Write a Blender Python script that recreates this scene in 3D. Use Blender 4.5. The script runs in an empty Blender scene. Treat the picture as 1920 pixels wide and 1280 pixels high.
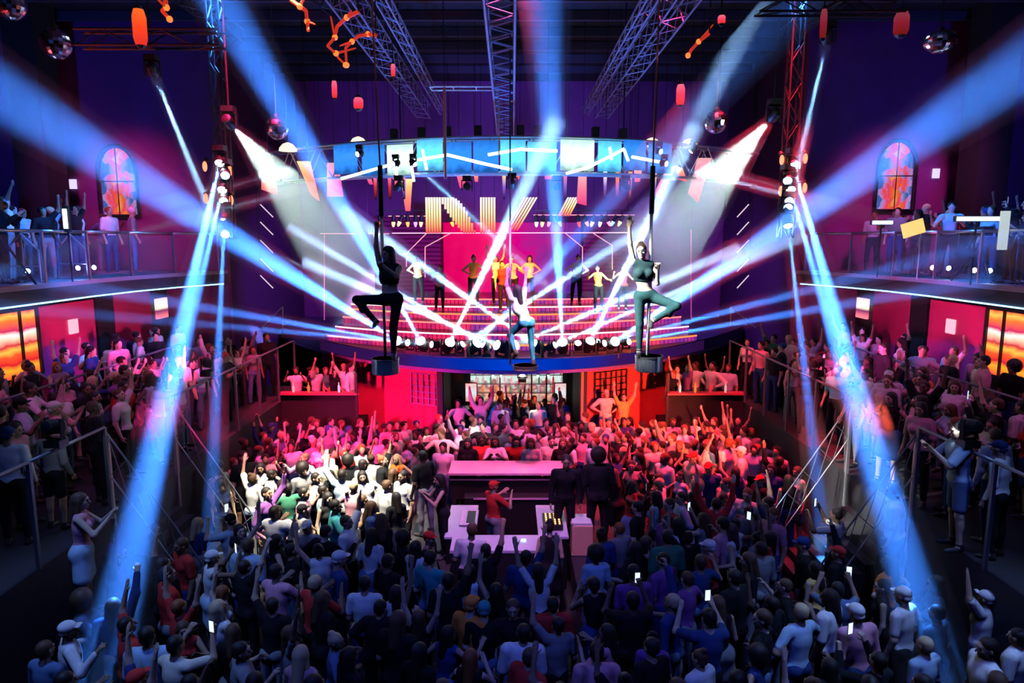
import bpy, math, random
import numpy as np
from mathutils import Vector, Matrix, Euler, Quaternion

R = math.radians
random.seed(11)
C = bpy.context.scene
COL = C.collection

# ------------------------------------------------------------------ camera
CAM = Vector((0.0, 0.0, 6.3))
PITCH = R(8.4)
cd = bpy.data.cameras.new('camera'); cam = bpy.data.objects.new('camera', cd); COL.objects.link(cam)
cam.location = CAM; cam.rotation_euler = (R(90) - PITCH, 0, 0)
cd.sensor_width = 36.0; cd.lens = 24.0; cd.clip_end = 200
C.camera = cam

def px(x, y, Y):
    """The point at depth Y (metres into the room) that is seen at photo position x, y."""
    u = (x - 960) / 1280.0; v = (640 - y) / 1280.0
    d = Vector((u, math.cos(PITCH) + v * math.sin(PITCH), -math.sin(PITCH) + v * math.cos(PITCH)))
    return CAM + d * (Y / d.y)

def pz(x, y, z):
    """The point at height z that is seen at photo position x, y."""
    u = (x - 960) / 1280.0; v = (640 - y) / 1280.0
    d = Vector((u, math.cos(PITCH) + v * math.sin(PITCH), -math.sin(PITCH) + v * math.cos(PITCH)))
    return CAM + d * ((z - CAM.z) / d.z)

def topx(p):
    q = Vector(p) - CAM
    dep = q.y * math.cos(PITCH) - q.z * math.sin(PITCH)
    up = q.y * math.sin(PITCH) + q.z * math.cos(PITCH)
    return 960 + 1280 * q.x / dep, 640 - 1280 * up / dep, dep

# ------------------------------------------------------------------ world, haze, exposure
w = bpy.data.worlds.new('world'); C.world = w; w.use_nodes = True
bg = w.node_tree.nodes['Background']
bg.inputs[0].default_value = (0.01, 0.03, 0.12, 1); bg.inputs[1].default_value = 0.0
vs = C.view_settings
vs.view_transform = 'Standard'; vs.look = 'None'; vs.exposure = 0.0; vs.gamma = 1.0; vs.use_curve_mapping = False
cy = C.cycles
cy.max_bounces = 3; cy.diffuse_bounces = 0; cy.glossy_bounces = 1; cy.transmission_bounces = 2
cy.transparent_max_bounces = 8; cy.volume_bounces = 0; cy.sample_clamp_indirect = 3.0; cy.sample_clamp_direct = 0
cy.use_denoising = True; cy.use_adaptive_sampling = True; cy.adaptive_threshold = 0.03; cy.adaptive_min_samples = 16
cy.caustics_reflective = False; cy.caustics_refractive = False

# ------------------------------------------------------------------ materials
MATS = {}
def mat(name, col=(.5, .5, .5), rough=.6, metal=0.0, emit=None, strength=0.0, noise=0.0, scale=6.0, spec=.5, objcol=False, alpha=None):
    if name in MATS: return MATS[name]
    m = bpy.data.materials.new(name); m.use_nodes = True
    nt = m.node_tree; b = nt.nodes['Principled BSDF']
    b.inputs['Base Color'].default_value = (*col, 1)
    b.inputs['Roughness'].default_value = rough
    b.inputs['Metallic'].default_value = metal
    b.inputs['Specular IOR Level'].default_value = spec
    if emit:
        b.inputs['Emission Color'].default_value = (*emit, 1)
        b.inputs['Emission Strength'].default_value = strength
    src = None
    if objcol:
        oi = nt.nodes.new('ShaderNodeObjectInfo'); src = oi.outputs['Color']
        nt.links.new(src, b.inputs['Base Color'])
    if noise > 0:
        tc = nt.nodes.new('ShaderNodeTexCoord')
        n = nt.nodes.new('ShaderNodeTexNoise'); n.inputs['Scale'].default_value = scale; n.inputs['Detail'].default_value = 3
        nt.links.new(tc.outputs['Object'], n.inputs['Vector'])
        mr = nt.nodes.new('ShaderNodeMapRange')
        mr.inputs['To Min'].default_value = 1 - noise; mr.inputs['To Max'].default_value = 1 + noise
        nt.links.new(n.outputs['Fac'], mr.inputs['Value'])
        mx = nt.nodes.new('ShaderNodeMix'); mx.data_type = 'RGBA'; mx.blend_type = 'MULTIPLY'; mx.inputs['Factor'].default_value = 1
        if src: nt.links.new(src, mx.inputs['A'])
        else: mx.inputs['A'].default_value = (*col, 1)
        nt.links.new(mr.outputs['Result'], mx.inputs['B'])
        nt.links.new(mx.outputs['Result'], b.inputs['Base Color'])
    if alpha is not None:
        b.inputs['Alpha'].default_value = alpha
    MATS[name] = m
    return m

def screen_mat(name, ramp, axis='Z', strength=3.0, scale=1.0, stripes=None, offset=0.0, noise=0.0):
    """An LED screen, light box or painted glow: emission with a colour ramp along one of its own axes."""
    if name in MATS: return MATS[name]
    m = bpy.data.materials.new(name); m.use_nodes = True
    nt = m.node_tree; nt.nodes.clear()
    out = nt.nodes.new('ShaderNodeOutputMaterial'); e = nt.nodes.new('ShaderNodeEmission')
    tc = nt.nodes.new('ShaderNodeTexCoord'); sp = nt.nodes.new('ShaderNodeSeparateXYZ')
    nt.links.new(tc.outputs['Generated'], sp.inputs[0])
    cr = nt.nodes.new('ShaderNodeValToRGB')
    els = cr.color_ramp.elements
    while len(els) > 1: els.remove(els[-1])
    els[0].position = ramp[0][0]; els[0].color = (*ramp[0][1], 1)
    for p_, c_ in ramp[1:]:
        q = els.new(p_); q.color = (*c_, 1)
    val = sp.outputs[axis]
    if noise:
        n = nt.nodes.new('ShaderNodeTexNoise'); n.inputs['Scale'].default_value = scale
        nt.links.new(tc.outputs['Object'], n.inputs['Vector'])
        ad = nt.nodes.new('ShaderNodeMath'); ad.operation = 'MULTIPLY_ADD'
        nt.links.new(n.outputs['Fac'], ad.inputs[0]); ad.inputs[1].default_value = noise
        nt.links.new(val, ad.inputs[2])
        sb = nt.nodes.new('ShaderNodeMath'); sb.operation = 'SUBTRACT'; sb.inputs[1].default_value = noise * .5
        nt.links.new(ad.outputs[0], sb.inputs[0]); val = sb.outputs[0]
    nt.links.new(val, cr.inputs[0])
    colout = cr.outputs[0]
    if stripes:
        ax, freq, duty, low = stripes
        s2 = nt.nodes.new('ShaderNodeSeparateXYZ'); nt.links.new(tc.outputs['Object'], s2.inputs[0])
        mu = nt.nodes.new('ShaderNodeMath'); mu.operation = 'MULTIPLY'; mu.inputs[1].default_value = freq
        nt.links.new(s2.outputs[ax], mu.inputs[0])
        fr = nt.nodes.new('ShaderNodeMath'); fr.operation = 'FRACT'; nt.links.new(mu.outputs[0], fr.inputs[0])
        lt = nt.nodes.new('ShaderNodeMath'); lt.operation = 'LESS_THAN'; lt.inputs[1].default_value = duty
        nt.links.new(fr.outputs[0], lt.inputs[0])
        mr = nt.nodes.new('ShaderNodeMapRange'); mr.inputs['To Min'].default_value = low * strength; mr.inputs['To Max'].default_value = strength
        nt.links.new(lt.outputs[0], mr.inputs[0]); nt.links.new(mr.outputs[0], e.inputs[1])
    else:
        e.inputs[1].default_value = strength
    nt.links.new(colout, e.inputs[0]); nt.links.new(e.outputs[0], out.inputs[0])
    MATS[name] = m
    return m

def glow(name, col, s):
    return mat(name, col=(.02, .02, .02), emit=col, strength=s, rough=.4)

BLACK = mat('black_metal', (.018, .018, .02), .45, .3, noise=.2)
BLACKCLOTH = mat('black_drape', (.012, .012, .015), .9, noise=.3)
STEEL = mat('brushed_steel', (.55, .55, .58), .3, .9, noise=.1)
ALU = mat('aluminium', (.6, .6, .63), .42, .6, noise=.1, scale=20)
DARK = mat('dark_paint', (.03, .028, .035), .7, noise=.2)
FLOORM = mat('floor_dark', (.025, .023, .028), .35, noise=.3, scale=2)
CONC = mat('deck_grey', (.25, .26, .3), .45, noise=.2, scale=3)
WALLM = mat('plum_wall', (.22, .04, .20), .65, noise=.25, scale=1.3)
REDWALL = mat('crimson_wall', (.55, .03, .16), .6, noise=.18, scale=2)
CEILM = mat('ceiling_dark', (.02, .02, .028), .8, noise=.3, scale=1)
GLASS = mat('rail_glass', (.5, .6, .75), .08, 0, alpha=.10)
LENSW = glow('lens_white', (.75, .9, 1.0), 40)
LENSB = glow('lens_blue', (.25, .55, 1.0), 12)

# ------------------------------------------------------------------ mesh builder
class MB:
    def __init__(s): s.v = []; s.f = []; s.m = []; s.mi = 0
    def mat(s, i): s.mi = i; return s
    def face(s, idx): s.f.append(idx); s.m.append(s.mi)
    def box(s, c, size, rot=None):
        hx, hy, hz = size[0] / 2, size[1] / 2, size[2] / 2
        c = Vector(c); n = len(s.v)
        M = rot if isinstance(rot, Matrix) else (Euler(rot).to_matrix() if rot else None)
        for x, y, z in ((-1,-1,-1),(1,-1,-1),(1,1,-1),(-1,1,-1),(-1,-1,1),(1,-1,1),(1,1,1),(-1,1,1)):
            p = Vector((x * hx, y * hy, z * hz))
            if M: p = M @ p
            s.v.append(tuple(c + p))
        for q in ((0,3,2,1),(4,5,6,7),(0,1,5,4),(1,2,6,5),(2,3,7,6),(3,0,4,7)):
            s.face([n + i for i in q])
        return s
    def tube(s, a, b, r, r2=None, n=8, cap=True):
        a = Vector(a); b = Vector(b); r2 = r if r2 is None else r2
        d = (b - a)
        if d.length < 1e-6: return s
        q = d.to_track_quat('Z', 'Y'); k = len(s.v)
        for p, rr in ((a, r), (b, r2)):
            for i in range(n):
                t = 2 * math.pi * i / n
                s.v.append(tuple(p + q @ Vector((math.cos(t) * rr, math.sin(t) * rr, 0))))
        for i in range(n):
            j = (i + 1) % n
            s.face([k + i, k + j, k + n + j, k + n + i])
        if cap:
            s.face([k + i for i in range(n)][::-1]); s.face([k + n + i for i in range(n)])
        return s
    def path(s, pts, r, n=6):
        for a, b in zip(pts[:-1], pts[1:]): s.tube(a, b, r, n=n)
        return s
    def lathe(s, prof, c=(0, 0, 0), n=20, rot=None, sx=1, sy=1):
        k = len(s.v); c = Vector(c)
        for r, z in prof:
            for i in range(n):
                t = 2 * math.pi * i / n
                p = Vector((math.cos(t) * r * sx, math.sin(t) * r * sy, z))
                if rot is not None: p = rot @ p
                s.v.append(tuple(c + p))
        for j in range(len(prof) - 1):
            for i in range(n):
                i2 = (i + 1) % n
                s.face([k + j * n + i, k + j * n + i2, k + (j + 1) * n + i2, k + (j + 1) * n + i])
        s.face([k + i for i in range(n)][::-1])
        m_ = k + (len(prof) - 1) * n
        s.face([m_ + i for i in range(n)])
        return s
    def sphere(s, c, r, n=16, m=10, sq=(1, 1, 1)):
        prof = [(max(1e-4, r * math.sin(math.pi * j / m)), -r * math.cos(math.pi * j / m)) for j in range(m + 1)]
        k = len(s.v); s.lathe(prof, (0, 0, 0), n)
        for i in range(k, len(s.v)):
            x, y, z = s.v[i]; s.v[i] = (x * sq[0] + c[0], y * sq[1] + c[1], z * sq[2] + c[2])
        return s
    def prism(s, poly, z0, z1):
        n = len(poly); k = len(s.v)
        for x, y in poly: s.v.append((x, y, z0))
        for x, y in poly: s.v.append((x, y, z1))
        s.face(list(range(k, k + n))[::-1]); s.face(list(range(k + n, k + 2 * n)))
        for i in range(n):
            j = (i + 1) % n; s.face([k + i, k + j, k + n + j, k + n + i])
        return s
    def ribbon(s, lo, hi):
        """Quads between two polylines of equal length."""
        k = len(s.v); n = len(lo)
        for p in lo: s.v.append(tuple(p))
        for p in hi: s.v.append(tuple(p))
        for i in range(n - 1): s.face([k + i, k + i + 1, k + n + i + 1, k + n + i])
        return s
    def slab(s, front, back, z0, z1):
        """Closed slab between two plan polylines (x, y) of equal length."""
        n = len(front); f0 = [(x, y, z0) for x, y in front]; f1 = [(x, y, z1) for x, y in front]
        b0 = [(x, y, z0) for x, y in back]; b1 = [(x, y, z1) for x, y in back]
        s.ribbon(f0, f1); s.ribbon(f1, b1); s.ribbon(b1, b0); s.ribbon(b0, f0)
        k = len(s.v)
        s.v += [f0[0], f1[0], b1[0], b0[0], f0[-1], b0[-1], b1[-1], f1[-1]]
        s.face([k + 3, k + 2, k + 1, k]); s.face([k + 7, k + 6, k + 5, k + 4])
        return s
    def build(s, name, mats, parent=None, smooth=False, bevel=0):
        me = bpy.data.meshes.new(name)
        me.from_pydata(s.v, [], s.f); me.update()
        for m_ in (mats if isinstance(mats, (list, tuple)) else [mats]): me.materials.append(m_)
        if any(s.m): me.polygons.foreach_set('material_index', s.m)
        if smooth: me.polygons.foreach_set('use_smooth', [True] * len(me.polygons))
        o = bpy.data.objects.new(name, me); COL.objects.link(o)
        if parent: o.parent = parent
        if bevel:
            b = o.modifiers.new('bevel', 'BEVEL'); b.width = bevel; b.segments = 2; b.limit_method = 'ANGLE'
        return o

def tag(o, label=None, cat=None, group=None, kind=None):
    if label: o['label'] = label
    if cat: o['category'] = cat
    if group: o['group'] = group
    if kind: o['kind'] = kind
    return o
def empty(name, loc=(0, 0, 0), label=None, cat=None, group=None, rz=0):
    o = bpy.data.objects.new(name, None); COL.objects.link(o)
    o.location = loc; o.rotation_euler = (0, 0, rz); o.empty_display_size = .1
    return tag(o, label, cat, group)
def struct(name, mb, m, **k): return tag(mb.build(name, m, **k), kind='structure')
KIDS = {}
def copy_tree(o, parent=None):
    c = o.copy(); COL.objects.link(c)
    if parent: c.parent = parent
    for ch in list(o.children): copy_tree(ch, c)
    return c
ORD = 'first second third fourth fifth sixth seventh eighth ninth tenth eleventh twelfth thirteenth fourteenth fifteenth sixteenth seventeenth eighteenth nineteenth twentieth'.split()
# ================================================================== lights: beams, washes
HAZE = {}
def haze_mat(dens, g=.35):
    k = (round(dens, 3), g)
    if k in HAZE: return HAZE[k]
    m = bpy.data.materials.new('haze'); m.use_nodes = True
    nt = m.node_tree; nt.nodes.clear()
    out = nt.nodes.new('ShaderNodeOutputMaterial'); v = nt.nodes.new('ShaderNodeVolumeScatter')
    v.inputs['Color'].default_value = (1, 1, 1, 1); v.inputs['Density'].default_value = dens
    v.inputs['Anisotropy'].default_value = g
    nt.links.new(v.outputs[0], out.inputs['Volume'])
    m.cycles.volume_sampling = 'MULTIPLE_IMPORTANCE'; m.cycles.homogeneous_volume = True
    HAZE[k] = m
    return m

def spot(name, loc, aim, power, color, size, blend=1.0, radius=.05, parent=None):
    l = bpy.data.lights.new(name, 'SPOT'); l.energy = power; l.color = color
    l.spot_size = size; l.spot_blend = blend; l.shadow_soft_size = radius
    o = bpy.data.objects.new(name, l); COL.objects.link(o)
    o.location = loc; o.rotation_mode = 'QUATERNION'
    o.rotation_quaternion = (Vector(loc) - Vector(aim)).to_track_quat('Z', 'Y')
    return o

BLUE = (.04, .225, 1.0); ICE = (.28, .56, 1.0); MINT = (.62, .92, .84); NAVY = (.04, .22, 1.0)
def beam(src, aim, length, deg, power, color=BLUE, dens=.18, label='', r0=.07, g=.35, blend=.9):
    """A lamp's beam: a real spot light shining through the smoke that hangs in its path."""
    src = Vector(src); aim = Vector(aim); d = (aim - src).normalized()
    # the light starts behind the lens so the beam leaves it at the lens's own width
    half = R(deg) / 2
    spot('beam_light', src + d * .21, aim, power * 1.7, color, 2 * half, blend, radius=.03)
    b = MB(); a0 = src + d * .19; a1 = src + d * length
    b.tube(a0, a1, r0 + math.tan(half) * .16 + .02, (r0 + math.tan(half) * length) + .03, n=20)
    o = b.build('light_beam', haze_mat(dens * .6, g))
    tag(o, label, 'light beam', kind='stuff')
    return o
# ================================================================== bodies: one continuous surface from a smooth blend of tapered limbs
def sdf_mesh(prims, h, cuts=(), lab=False):
    """prims: ('c', a, b, ra, rb, k, id) tapered limb or ('e', centre, radii, Matrix|None, k, id). Returns verts, quads[, face ids]."""
    lo = np.array([1e9] * 3); hi = -lo
    for p in prims:
        if p[0] == 'c':
            for q, r in ((p[1], p[3]), (p[2], p[4])):
                lo = np.minimum(lo, np.array(q) - r); hi = np.maximum(hi, np.array(q) + r)
        else:
            r = max(p[2]); lo = np.minimum(lo, np.array(p[1]) - r); hi = np.maximum(hi, np.array(p[1]) + r)
    lo = lo - 3 * h; hi = hi + 3 * h
    n = np.ceil((hi - lo) / h).astype(int) + 1
    F = np.full(n, 1.0, np.float32); L = np.zeros(n, np.int8) if lab else None
    ax = [lo[i] + h * np.arange(n[i]) for i in range(3)]
    for p in prims:
        k = p[5] if p[0] == 'c' else p[4]
        m = k + 3 * h
        if p[0] == 'c':
            a = np.array(p[1], float); b = np.array(p[2], float)
            l0 = np.minimum(a - p[3], b - p[4]) - m; h0 = np.maximum(a + p[3], b + p[4]) + m
        else:
            a = np.array(p[1], float); r = max(p[2]) if p[3] is not None else np.array(p[2])
            l0 = a - r - m; h0 = a + r + m
        i0 = np.maximum(((l0 - lo) / h).astype(int), 0); i1 = np.minimum(((h0 - lo) / h).astype(int) + 2, n)
        sl = tuple(slice(i0[j], i1[j]) for j in range(3))
        X = ax[0][sl[0]][:, None, None]; Y = ax[1][sl[1]][None, :, None]; Z = ax[2][sl[2]][None, None, :]
        if p[0] == 'c':
            d = b - a; dd = float(d @ d) + 1e-9
            t = np.clip(((X - a[0]) * d[0] + (Y - a[1]) * d[1] + (Z - a[2]) * d[2]) / dd, 0, 1)
            dist = np.sqrt((X - a[0] - t * d[0]) ** 2 + (Y - a[1] - t * d[1]) ** 2 + (Z - a[2] - t * d[2]) ** 2) - (p[3] + t * (p[4] - p[3]))
        else:
            x, y, z = X - a[0], Y - a[1], Z - a[2]
            if p[3] is not None:
                M = np.array(p[3]).T   # world -> local
                x, y, z = (M[0, 0] * x + M[0, 1] * y + M[0, 2] * z, M[1, 0] * x + M[1, 1] * y + M[1, 2] * z, M[2, 0] * x + M[2, 1] * y + M[2, 2] * z)
            r = p[2]
            k0 = np.sqrt((x / r[0]) ** 2 + (y / r[1]) ** 2 + (z / r[2]) ** 2) + 1e-6
            k1 = np.sqrt((x / r[0] ** 2) ** 2 + (y / r[1] ** 2) ** 2 + (z / r[2] ** 2) ** 2) + 1e-6
            dist = k0 * (k0 - 1) / k1
        dist = dist.astype(np.float32)
        G = F[sl]
        if k < 0:      # carve
            F[sl] = np.maximum(G, -dist); continue
        if lab:
            Ls = L[sl]; Ls[dist < G] = p[-1]
        hh = np.clip(.5 + .5 * (G - dist) / k, 0, 1)
        F[sl] = G + (dist - G) * hh - k * hh * (1 - hh)
    for axis, sign, val in cuts:
        A = [None, None, None]; g = ax[axis] - val
        shp = [1, 1, 1]; shp[axis] = -1
        F = np.maximum(F, (sign * g).reshape(shp).astype(np.float32))
    S = F < 0
    c = [S[i:n[0] - 1 + i, j:n[1] - 1 + j, k:n[2] - 1 + k] for i in (0, 1) for j in (0, 1) for k in (0, 1)]
    tot = sum(x.astype(np.int8) for x in c)
    act = (tot > 0) & (tot < 8)
    ii = np.argwhere(act); idx = np.full(act.shape, -1, np.int64); idx[act] = np.arange(len(ii))
    acc = np.zeros((len(ii), 3)); cnt = np.zeros(len(ii))
    corner = [(i, j, k) for i in (0, 1) for j in (0, 1) for k in (0, 1)]
    for a_ in range(8):
        for d_ in range(3):
            ca = corner[a_]
            if ca[d_]: continue
            cb = list(ca); cb[d_] = 1
            fa = F[ii[:, 0] + ca[0], ii[:, 1] + ca[1], ii[:, 2] + ca[2]]; fb = F[ii[:, 0] + cb[0], ii[:, 1] + cb[1], ii[:, 2] + cb[2]]
            m = (fa < 0) != (fb < 0)
            t = np.where(m, fa / np.where(fa - fb == 0, 1, fa - fb), 0)
            P = np.array(ca, float)[None].repeat(len(ii), 0); P[:, d_] += t
            acc[m] += P[m]; cnt[m] += 1
    V = (ii + acc / np.maximum(cnt, 1)[:, None]) * h + lo
    Q = []
    for d_ in range(3):
        u, v = (d_ + 1) % 3, (d_ + 2) % 3
        s0 = [slice(1, n[k] - 1) for k in range(3)]; s1 = list(s0); s0[d_] = slice(0, n[d_] - 1); s1[d_] = slice(1, n[d_])
        A = S[tuple(s0)]; B = S[tuple(s1)]
        e = np.argwhere(A != B); off = np.array([1, 1, 1]); off[d_] = 0; g = e + off
        ina = A[tuple(e.T)]
        def at(du, dv):
            q = g.copy(); q[:, u] += du; q[:, v] += dv
            return idx[q[:, 0], q[:, 1], q[:, 2]]
        q = np.stack([at(-1, -1), at(0, -1), at(0, 0), at(-1, 0)], 1)
        q[~ina] = q[~ina][:, ::-1]
        Q.append(q)
    Q = np.concatenate(Q)
    Q = Q[(Q >= 0).all(1)]
    if not lab: return V, Q
    cc = V[Q].mean(1); gi = np.clip(((cc - lo) / h).round().astype(int), 0, n - 1)
    return V, Q, L[gi[:, 0], gi[:, 1], gi[:, 2]]

def np_mesh(name, V, Q, mats, mi=None):
    me = bpy.data.meshes.new(name)
    me.vertices.add(len(V)); me.vertices.foreach_set('co', V.astype(np.float32).ravel())
    me.loops.add(len(Q) * 4); me.loops.foreach_set('vertex_index', Q.astype(np.int32).ravel())
    me.polygons.add(len(Q)); me.polygons.foreach_set('loop_start', np.arange(0, len(Q) * 4, 4, dtype=np.int32))
    me.polygons.foreach_set('use_smooth', np.ones(len(Q), bool))
    if mi is not None: me.polygons.foreach_set('material_index', mi.astype(np.int32))
    me.update(calc_edges=True); me.validate()
    for m in mats: me.materials.append(m)
    return me

def unit(v): v = np.array(v, float); return v / (np.linalg.norm(v) + 1e-9)
def perp(a, b):
    """Component of b at right angles to a, unit length."""
    return unit(np.array(b) - a * float(np.dot(a, b)))

def limb2(root, mid_dir, end_dir, l1, l2):
    m = np.array(root) + unit(mid_dir) * l1
    return m, m + unit(end_dir) * l2

def make_pose(sex='m', arms=((.25, .05, -1), (.1, .3, -1), (.25, .05, -1), (.1, .3, -1)), curl=(.5, .5), palm=((0, 0, 0), (0, 0, 0)),
              legs=None, lean=(0, 0), headtilt=(0, 0, 0), s=1.0, arch=0):
    """Joint positions of a standing figure facing +Y. arms: upper and fore directions right then left (x is outward)."""
    w = .185 if sex == 'm' else .162; hw = .088 if sex == 'm' else .092
    J = {}
    J['pel'] = np.array([0, 0, .95]); J['waist'] = np.array([lean[0] * .35, lean[1] * .35, 1.09]); J['chest'] = np.array([lean[0] * .8, lean[1] * .8, 1.27])
    J['neck'] = np.array([lean[0], lean[1], 1.45]); J['head'] = J['neck'] + unit([headtilt[0] * .5, headtilt[1] * .5 + .1, 1]) * .165
    J['fwd'] = unit([headtilt[0] * .0 + math.sin(headtilt[2]), math.cos(headtilt[2]), -headtilt[1] * .6])
    for i, sx in ((0, 1), (1, -1)):
        up, fo = arms[2 * i], arms[2 * i + 1]
        raise_ = max(0, unit(up)[2]) * .045
        sh = J['neck'] + np.array([sx * (w - raise_ * .6), 0, -.045 + raise_])
        el, wr = limb2(sh, (up[0] * sx, up[1], up[2]), (fo[0] * sx, fo[1], fo[2]), .29, .255)
        J['sh%d' % i], J['el%d' % i], J['wr%d' % i] = sh, el, wr
    legs = legs or (((.08, .02, -1), (.02, -.04, -1)), ((.08, .02, -1), (.02, -.04, -1)))
    for i, sx in ((0, 1), (1, -1)):
        hp = J['pel'] + np.array([sx * hw, 0, -.03])
        t, c = legs[i]
        kn, an = limb2(hp, (t[0] * sx, t[1], t[2]), (c[0] * sx, c[1], c[2]), .43, .41)
        J['hp%d' % i], J['kn%d' % i], J['an%d' % i] = hp, kn, an
    J['sex'] = sex; J['curl'] = curl; J['palm'] = palm; J['arch'] = arch
    return J

def torso(J, g=0.0, k=.05, i=1):
    f = J['sex'] == 'f'
    P = []
    ch = J['chest']; wa = J['waist']; pe = J['pel']; nk = J['neck']
    P.append(('e', tuple(ch), ((.145 if f else .17) + g, (.098 if f else .112) + g, .19 + g), None, k, i))
    P.append(('e', tuple(wa), ((.108 if f else .138) + g, (.083 if f else .098) + g, .15 + g), None, k, i))
    P.append(('c', tuple(J['sh0'] * .72 + nk * .28 + [0, 0, -.012]), tuple(J['sh1'] * .72 + nk * .28 + [0, 0, -.012]), .056 + g, .056 + g, k, i))
    if f:
        for sx in (-1, 1): P.append(('e', tuple(ch + [sx * .068, .078, .01]), (.058 + g,) * 3, None, .03, i))
    else:
        for sx in (-1, 1): P.append(('e', tuple(ch + [sx * .075, .066, .05]), (.075 + g, .04 + g, .055 + g), None, .035, i))
    return P
def pelvis(J, g=0.0, k=.05, i=2):
    f = J['sex'] == 'f'; pe = J['pel']
    P = [('e', tuple(pe), ((.165 if f else .158) + g, (.108 if f else .105) + g, .115 + g), None, k, i)]
    for sx in (-1, 1): P.append(('e', tuple(pe + [sx * .075, -.055, -.03]), (.082 + g, .078 + g, .085 + g), None, .04, i))
    return P
def leg_prims(J, g=0.0, i=2, to=1.0, flare=0.0):
    P = []
    for n in (0, 1):
        hp, kn, an = J['hp%d' % n], J['kn%d' % n], J['an%d' % n]
        P.append(('c', tuple(hp), tuple(kn), .083 + g, .055 + g, .04, i))
        if to > 0:
            e = kn + (an - kn) * to
            d = unit(an - kn); back = perp(d, (0, -1, .01))
            P.append(('c', tuple(kn), tuple(e), .052 + g, .036 + g + flare, .03, i))
            if g < .05: P.append(('e', tuple(kn + (an - kn) * .3 + back * .018), (.05 + g, .05 + g, .11 + g), None, .03, i))
    return P
def arm_prims(J, g=0.0, i=1, upto=1.0, k=.03):
    P = []
    for n in (0, 1):
        sh, el, wr = J['sh%d' % n], J['el%d' % n], J['wr%d' % n]; f = J['sex'] == 'f'
        a, b = (.045, .036) if f else (.054, .043)
        if upto <= .5:
            P.append(('c', tuple(sh), tuple(sh + (el - sh) * upto * 2), a + g, b + g, k, i))
        else:
            P.append(('c', tuple(sh), tuple(el), a + g, b + g, k, i))
            P.append(('c', tuple(el), tuple(el + (wr - el) * (upto - .5) * 2), b + g - .002, .027 + g, k, i))
    return P
def hand_prims(wr, d, nrm, curl, i=0, sc=1.0, side=1):
    """Palm, four unequal bent fingers and a thumb from the side of the palm."""
    d = unit(d); nrm = perp(d, nrm); w = np.cross(d, nrm) * side      # w points to the thumb side
    P = []; wr = np.array(wr)
    pc = wr + d * .05 * sc
    for off in (-.027, -.009, .009, .027):
        P.append(('c', tuple(wr + w * off * .55 * sc), tuple(wr + d * .088 * sc + w * off * sc), .0155 * sc, .0115 * sc, .012, i))
    for off, ln, cu in ((.030, .072, .9), (.0105, .080, 1.0), (-.0095, .074, 1.08), (-.029, .058, 1.2)):
        a = curl * cu * 1.15; p0 = wr + d * .086 * sc + w * off * sc
        d1 = d * math.cos(a * .6) + nrm * math.sin(a * .6); p1 = p0 + d1 * ln * .45 * sc
        d2 = d * math.cos(a * 1.5) + nrm * math.sin(a * 1.5); p2 = p1 + d2 * ln * .32 * sc
        d3 = d * math.cos(a * 2.2) + nrm * math.sin(a * 2.2); p3 = p2 + d3 * ln * .26 * sc
        P += [('c', tuple(p0), tuple(p1), .0098 * sc, .0088 * sc, .004, i), ('c', tuple(p1), tuple(p2), .0088 * sc, .0082 * sc, .004, i), ('c', tuple(p2), tuple(p3), .0082 * sc, .0068 * sc, .004, i)]
    t0 = wr + d * .022 * sc + w * .024 * sc; td = unit(d * .72 + w * .62 + nrm * (.15 + .5 * curl))
    t1 = t0 + td * .045 * sc; t2 = t1 + unit(td + d * .5 + nrm * .5 * curl) * .032 * sc
    P += [('c', tuple(t0), tuple(t1), .0135 * sc, .0105 * sc, .008, i), ('c', tuple(t1), tuple(t2), .0105 * sc, .008 * sc, .004, i)]
    return P
def head_prims(J, i=0, fine=True):
    H = J['head']; f = J['fwd']; up = perp(f, H - J['neck']); r = np.cross(f, up)
    M = np.stack([r, f, up], 1)
    def at(x, y, z): return tuple(H + r * x + f * y + up * z)
    P = [('c', tuple(J['neck'] + [0, -.012, -.03]), at(0, -.015, -.05), .056 if J['sex'] == 'm' else .047, .05 if J['sex'] == 'm' else .043, .03, i),
         ('e', at(0, -.012, .028), (.074, .094, .084), M, .02, i),
         ('e', at(0, .022, -.035), (.058, .064, .08), M, .03, i)]
    if fine:
        P += [('e', at(0, .066, -.096), (.022, .018, .018), M, .02, i),                       # chin
              ('c', at(0, .088, .008), at(0, .108, -.032), .009, .0135, .008, i),              # nose
              ('e', at(0, .083, .030), (.046, .012, .010), M, .015, i)]                         # brow
        for sx in (-1, 1):
            P.append(('e', at(sx * .078, -.005, -.005), (.010, .020, .031), M, .006, i))        # ear
            P.append(('e', at(sx * .036, .062, -.026), (.022, .016, .018), M, .015, i))         # cheek
            P.append(('e', at(sx * .030, .098, .004), (.017, .012, .010), M, -.001, i))         # eye socket
            P.append(('e', at(sx * .030, .078, .004), (.013, .013, .011), M, .004, 5))          # eyeball
        P += [('e', at(0, .083, -.064), (.025, .012, .0065), M, .005, 6), ('e', at(0, .082, -.074), (.021, .012, .0065), M, .005, 6)]  # lips
    return P
def foot_prims(J, i=4, heel=0):
    P = []
    for n, sx in ((0, 1), (1, -1)):
        an = J['an%d' % n]; kn = J['kn%d' % n]
        d = unit(an - kn)
        f = perp(d, (sx * .25, 1, .0)) if abs(d[2]) > .5 else perp(d, (0, .3, -1))
        b = an + d * .045
        P += [('c', tuple(an - d * .02), tuple(b - f * .03), .04, .036, .02, i), ('c', tuple(b), tuple(b + f * .135 + d * .012), .038, .03, .03, i), ('c', tuple(b + f * .135 + d * .012), tuple(b + f * .185 + d * .014), .032, .022, .02, i)]
    return P
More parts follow.
